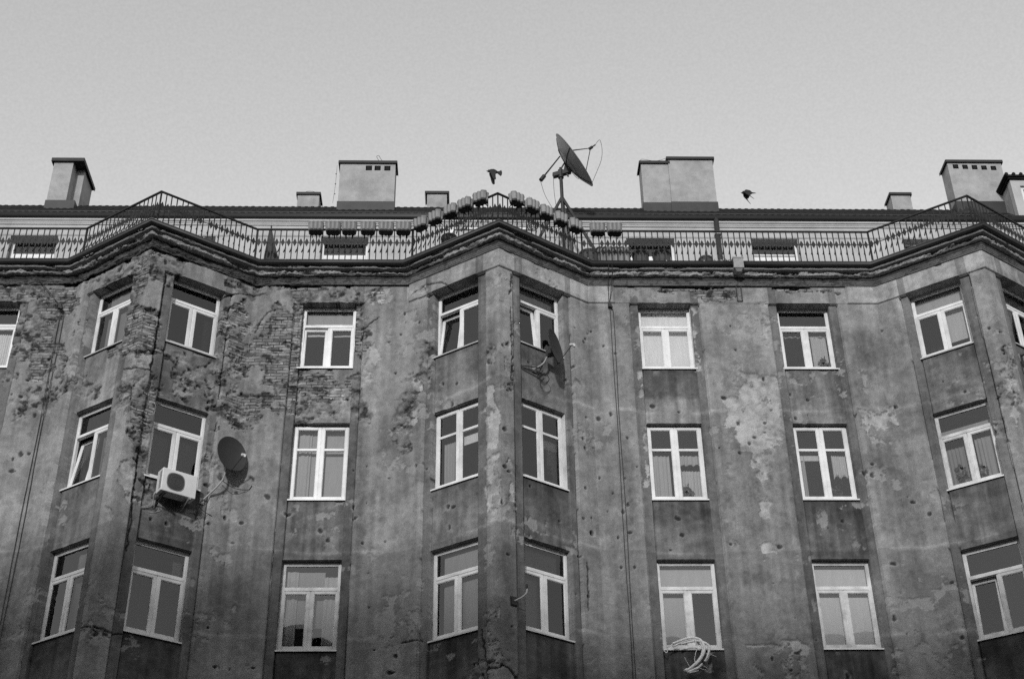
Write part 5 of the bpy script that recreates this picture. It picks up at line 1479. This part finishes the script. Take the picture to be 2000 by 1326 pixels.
# ------------------------------------------------------------------ birds
def bird(loc, rz, label, body_tilt, wing):
    root = empty('bird', loc, rz); tag(root, label, 'bird', 'dark birds flying over the roof')
    m = MB()
    # body along -x (head) .. +x (tail), one continuous lathe
    prof = [(-.205, .002), (-.185, .008), (-.165, .013), (-.155, .026), (-.135, .034), (-.110, .033), (-.085, .040), (-.045, .058), (.0, .064), (.05, .054), (.09, .036), (.125, .020), (.15, .012)]
    M = Matrix.Rotation(body_tilt, 4, 'Y') @ Matrix.Rotation(math.pi/2, 4, 'Y')
    vs, fs = [], []; n = 14
    for x, r in prof:
        for k in range(n):
            a = 2*math.pi*k/n; vs.append((x, r*1.05*math.cos(a), r*math.sin(a)-.012*(x < -.15)))
    for i in range(len(prof)-1):
        for k in range(n): fs.append((i*n+k, i*n+(k+1) % n, (i+1)*n+(k+1) % n, (i+1)*n+k))
    fs.append(tuple(range(n))); fs.append(tuple((len(prof)-1)*n+k for k in range(n)))
    T = Matrix.Rotation(body_tilt, 4, 'Y')
    m.add(vs, fs, T)
    # fanned tail
    tail = [(.10, -.02), (.19, -.050), (.225, -.042), (.235, -.01), (.235, .02), (.222, .048), (.19, .052), (.10, .022)]
    if wing == 'down': tail = [(.10, -.022), (.165, -.065), (.205, -.092), (.235, -.06), (.243, .0), (.232, .05), (.21, .075), (.16, .040), (.10, .022)]
    else: tail = [(.10, -.008), (.16, -.012), (.21, -.004), (.25, .0), (.2, .012), (.15, .014), (.10, .012)]
    m.prism(tail, -.006, .006, T)
    for s in (-1, 1):
        if wing == 'down':
            ol = [(-.095, .03), (-.04, .045), (.05, .03), (.07, -.04), (.055, -.11), (.06, -.20), (.07, -.275), (.045, -.295), (.012, -.29), (-.012, -.265), (-.04, -.21), (-.065, -.14), (-.10, -.075), (-.11, -.03)]
            Mw = T @ Matrix.Translation((-.0, s*.045, 0)) @ Matrix.Rotation(s*.22, 4, 'X')
        else:
            ol = [(-.10, .03), (-.05, .055), (.05, .04), (.085, .01), (.07, -.05), (.045, -.09), (.0, -.115), (.02, -.15), (.055, -.19), (.085, -.222), (.075, -.222), (.03, -.18), (-.02, -.135), (-.065, -.10), (-.105, -.065), (-.11, -.02)]
            Mw = T @ Matrix.Translation((0, s*.05, 0)) @ Matrix.Rotation(s*.25, 4, 'X')
        m.prism(ol, -.004, .004, Mw)
    m.build('body', M_BIRD, root)
    root.scale = (.86, .86, 1.08) if wing == 'down' else (.90, .95, 1.18)
    return root
bird((.445, 26.0, 21.85), .15, 'dark bird flying left with its wing beaten straight down and tail fanned', .06, 'down')
bird((6.44, 26.0, 21.25), .25, 'dark bird with hunched rounded wings flying over the eave near the double chimney', -.10, 'round')

# ------------------------------------------------------------------ curtains, blinds and pot plants behind the panes
def in_window(o, key):
    c, rz, W, Hh = WINS[key]
    o.location = c; o.rotation_euler = (0, 0, rz); return o
def blind(key, x0, x1, f0, f1, val, label, y=.13):
    """smooth roller blind; f0..f1 are fractions of the window height"""
    Hh = WINS[key][3]
    m = MB(); n = 10
    m.box(x0, x1, y, y+.004, f0*Hh, f1*Hh)
    m.tube([(x0, y, f0*Hh), (x1, y, f0*Hh)], .011, 6)
    o = m.build('roller_blind', curtain_mat(min(.75, val*(1.9 if key[-1] == 'C' else 1.3)))); in_window(o, key); tag(o, label, 'blind', 'roller blinds behind the panes')
GAIN = 1.3
def curtain(key, x0, x1, f0, f1, val, label, pleat=.05, amp=.018, wave=0.0, y=.14):
    Hh = WINS[key][3]
    nx = max(8, int((x1-x0)/.008)); nz = 8
    rnd = random.Random(hash(key) % 1000 if False else sum(map(ord, key))+int(x0*100))
    ph = rnd.uniform(0, 6)
    vs, fs = [], []
    for j in range(nz+1):
        t = j/nz
        for i in range(nx+1):
            x = x0+(x1-x0)*i/nx
            z = f0*Hh+(f1-f0)*Hh*t
            if wave and j == 0: z += wave*abs(math.sin(i/nx*math.pi*max(2, round((x1-x0)/.14))))
            vs.append((x, y + amp*(.45+.75*abs(math.sin(x*11+ph)))*math.sin(2*math.pi*x/pleat+ph+1.5*math.sin(x*9+ph*2)+.6*math.sin(x*23))*(1-.35*t) + .006*math.sin(t*3+x*9), z))
    for j in range(nz):
        for i in range(nx): fs.append((j*(nx+1)+i, j*(nx+1)+i+1, (j+1)*(nx+1)+i+1, (j+1)*(nx+1)+i))
    m = MB(); m.add(vs, fs)
    o = m.build('curtain', curtain_mat(min(.75, val*(1.7 if key[-1] == 'C' else GAIN))), smooth=True)
    sm = o.modifiers.new('cloth', 'SOLIDIFY'); sm.thickness = .003
    in_window(o, key); tag(o, label, 'curtain', 'curtains behind the panes')
def plant(key, x, label, h=.35, n=40, y=.12, pot=True, spread=.13, fan=False):
    c, rz, W, Hh = WINS[key]
    root = empty('potted_plant', c + Matrix.Rotation(rz, 3, 'Z') @ Vector((x, y, .05)), rz)
    tag(root, label, 'potted plant', 'pot plants behind the panes')
    rnd = random.Random(sum(map(ord, key)))
    if pot:
        m = MB(); m.lathe([(.05, 0), (.075, .11), (.08, .12), (.065, .12), (.06, .10)], 16); m.build('pot', M_POT, root)
    m = MB()
    if fan:
        for k in range(13):
            a = -1.2+2.4*k/12+rnd.uniform(-.1, .1); l = h*rnd.uniform(.7, 1.1)
            m.tube(smooth_path([(0, 0, .08), (l*.5*math.sin(a), rnd.uniform(-.02, .02), .08+l*.5*math.cos(a)), (l*math.sin(a), 0, .08+l*.85*math.cos(a))], 4), [.008, .008, .008, .007, .006, .005, .004, .003, .002], 4)
    else: leaf_cluster(m, (0, 0, .12+h*.5), spread, .06, h*.5, n, .10, rnd)
    m.build('foliage', M_LEAF, root)

curtain('flat0A', -.55, .58, .03, .62, .50, 'pale pleated curtain in the top window cut off by the left picture edge')
blind('bay0LA', -.36, .60, .02, .97, .15, 'grey blind in the top left window of the first bay')
curtain('bay0RA', .36, .58, .03, .62, .08, 'dim curtain edge in the top right window of the first bay')
blind('flat1A', -.58, .58, .67, .97, .24, 'grey blind in the transom of the brick framed top window')
curtain('flat1A', -.35, .56, .66, .775, .46, 'light valance across the transom of the brick framed top window', wave=0, pleat=.3, amp=.004, y=.11)
curtain('flat1A', -.56, .56, .585, .655, .42, 'narrow pale pelmet over the casements of the brick framed top window', pleat=.3, amp=.004)
blind('bay1RA', -.58, .58, .68, .97, .20, 'grey blind in the transom above the narrow dish')
blind('flat2A', -.60, .60, .66, .985, .72, 'bright white blind in the transom right of the pair of dark wires')
blind('flat2A', -.58, -.03, .03, .66, .70, 'bright white blind in the left casement right of the pair of dark wires', y=.12)
blind('flat2A', .03, .58, .03, .66, .58, 'whitish blind in the right casement right of the pair of dark wires', y=.12)
curtain('flat3A', -.57, .57, .575, .665, .22, 'scalloped valance in the plain top window left of the third bay', wave=.05, pleat=.12)
curtain('flat3A', .16, .52, .03, .66, .34, 'pale net curtain right of the scalloped valance in a top window')
plant('flat3A', .40, 'leafy plant before a pale net curtain in the top window with the scalloped valance', .28, 40, pot=False)
blind('bay2LA', -.58, .58, .67, .97, .30, 'grey blind in the transom of the top left window of the third bay')
blind('bay2LA', .04, .58, .19, .655, .36, 'half drawn pale blind in the right casement of the third bay top window')
plant('bay2LA', -.24, 'spiky plant on the sill of the third bay top window', .30, fan=True)
blind('bay2RA', -.58, .58, .5, .97, .22, 'grey blind in the top window at the right picture edge')
curtain('bay0LB', .16, .60, .03, .62, .10, 'dim curtain beside the tilted casement above the air conditioner row', pleat=.09)
curtain('bay0LB', -.45, -.1, .03, .60, .06, 'dark curtain behind the tilted casement of the first bay middle window', pleat=.10)
curtain('bay0RB', -.58, -.04, .03, .645, .085, 'dark net curtain in the left casement above the air conditioner', pleat=.035, amp=.012)
curtain('bay0RB', .04, .58, .03, .645, .11, 'dark net curtain in the right casement above the air conditioner', pleat=.045, amp=.014)
curtain('flat1B', -.58, -.22, .03, .95, .30, 'pale net curtain at the left in the four pane window under the brickwork', pleat=.11)
blind('flat1B', -.22, .58, .03, .95, .27, 'pale net panel at the right in the four pane window under the brickwork', y=.16)
curtain('bay1LB', -.50, -.20, .03, .62, .26, 'pleated curtain in the middle window on the left face of the middle bay', pleat=.07)
blind('bay1LB', .04, .58, .53, .645, .52, 'short light blind in the middle window on the left face of the middle bay')
blind('bay1RB', .04, .58, .53, .645, .50, 'short light blind in the middle window on the right face of the middle bay')
curtain('bay1RB', .28, .58, .03, .53, .20, 'grey curtain in the middle window on the right face of the middle bay', pleat=.08)
plant('bay1RB', .26, 'leafy plant in the middle window on the right face of the middle bay', .42, 45, pot=False)
curtain('flat2B', -.56, -.13, .03, .64, .30, 'pale net curtain in the left half of the four pane window beside the peeling plaster', pleat=.085)
curtain('flat2B', .12, .56, .03, .44, .34, 'pale net curtain in the right half of the four pane window beside the peeling plaster', pleat=.06)
curtain('flat2B', .10, .56, .50, .645, .30, 'scalloped lace valance in the four pane window beside the peeling plaster', wave=.06, pleat=.10)
plant('flat2B', .22, 'bushy plant at the foot of the four pane window beside the peeling plaster', .30, 60, pot=False)
curtain('flat3B', -.57, -.40, .03, .64, .26, 'narrow curtain at the left jamb of the dark four pane window', pleat=.07)
blind('flat3B', -.57, -.06, .575, .645, .40, 'short pale blind over the left casement of the dark four pane window')
curtain('flat3B', .22, .54, .33, .645, .36, 'gathered pale curtain in the right half of the dark four pane window', wave=.10, pleat=.055)
plant('flat3B', .26, 'pale round pot with a plant in the dark four pane window', .34, 30, spread=.1)
curtain('bay2LB', -.56, -.10, .03, .56, .17, 'grey curtain in the left casement of the third bay middle window', pleat=.09)
curtain('bay2LB', .10, .56, .03, .60, .22, 'lighter curtain in the right casement of the third bay middle window', pleat=.10, wave=.0)
plant('bay2LB', .16, 'leafy plant in the right casement of the third bay middle window', .34, 40, pot=False)
plant('bay2LB', -.30, 'tall bushy plant in the left casement of the third bay middle window', .5, 70, pot=False, y=.10)
blind('bay2LB', -.58, .58, .68, .80, .24, 'low pale blind in the transom of the third bay middle window')
curtain('bay0LC', -.02, .58, .03, .92, .13, 'dim curtain in the lower left window of the first bay', pleat=.13)
curtain('bay0RC', .34, .56, .60, .90, .22, 'scrap of pale curtain in the lower right window of the first bay', pleat=.06)
curtain('flat1C', -.58, -.29, .03, .92, .27, 'pale curtain at the left of the lower window left of the middle bay', pleat=.10)
curtain('flat1C', .27, .58, .03, .86, .30, 'pale curtain at the right of the lower window left of the middle bay', pleat=.11)
blind('flat1C', -.29, .27, .30, .92, .19, 'grey blind between two curtains in the lower window left of the middle bay', y=.17)
blind('bay1LC', -.44, .60, .03, .96, .17, 'plain grey blind in the lower left window of the middle bay')
blind('bay1RC', -.60, .44, .68, .96, .14, 'grey blind in the transom of the lower right window of the middle bay')
blind('bay1RC', -.60, -.02, .03, .645, .14, 'grey blind in the left casement behind the bent rod')
blind('flat2C', -.60, .60, .67, .98, .22, 'pale blind in the transom above the bent canes')
blind('flat2C', -.60, -.03, .03, .66, .21, 'pale blind in the left casement behind the bent canes', y=.12)
blind('flat3C', -.60, .60, .66, .98, .26, 'even pale blind in the transom of the lower window left of the third bay')
blind('flat3C', -.60, .60, .03, .66, .27, 'even pale blind in both casements of the lower window left of the third bay', y=.12)
for key, x, s, lab in (('bay2LC', -.34, .16, 'shallow white bowl on the sill behind the tilted lower casement'), ):
    c, rz, W, Hh = WINS[key]
    m = MB(); m.lathe([(.04, .0), (.09, .03), (s*.8, .09), (s*.8-.01, .095), (.05, .03)], 20)
    o = m.build('bowl', M_POT); o.location = c + Matrix.Rotation(rz, 3, 'Z') @ Vector((x, .15, .09)); tag(o, lab, 'bowl')
for x, h, lab in ((-.40, .12, 'slim white figurine standing nearest the frame in the lower left window of the middle bay'), (-.13, .16, 'stout white figurine on the sill of the lower left window of the middle bay')):
    c, rz, W, Hh = WINS['bay1LC']
    m = MB(); m.lathe([(.03, 0), (.045 if h > .13 else .022, .02), (.05 if h > .13 else .018, h*.5), (.02, h*.65), (.028, h*.8), (.015, h*.97), (.002, h)], 14)
    o = m.build('figurine', M_POT, smooth=True); o.location = c + Matrix.Rotation(rz, 3, 'Z') @ Vector((x, .095, .09)); tag(o, lab, 'figurine', 'white figurines on the sill')
# blinds of the attic windows
for (cx_, w_), (a, b_, z0, z1), (zt, v, lab) in zip(ATTIC_WIN, AH, (
        (22.30, .12, 'grey blind in the leftmost attic window'), (22.5, .14, 'grey blind in the attic window behind the first railing peak'),
        (22.36, .16, 'grey blind in the attic window behind the row of flower boxes'),
        (22.36, .16, 'grey blind in the attic window above the barrel planters'), (22.44, .14, 'grey blind in the attic window with the slatted white transom'),
        (22.6, .12, 'grey blind in the attic window at the third bay'))):
    m = MB(); m.box(a+.08, b_-.08, AY+.40, AY+.41, z0+.05, zt)
    tag(m.build('roller_blind', curtain_mat(v)), lab, 'blind', 'roller blinds behind the panes')
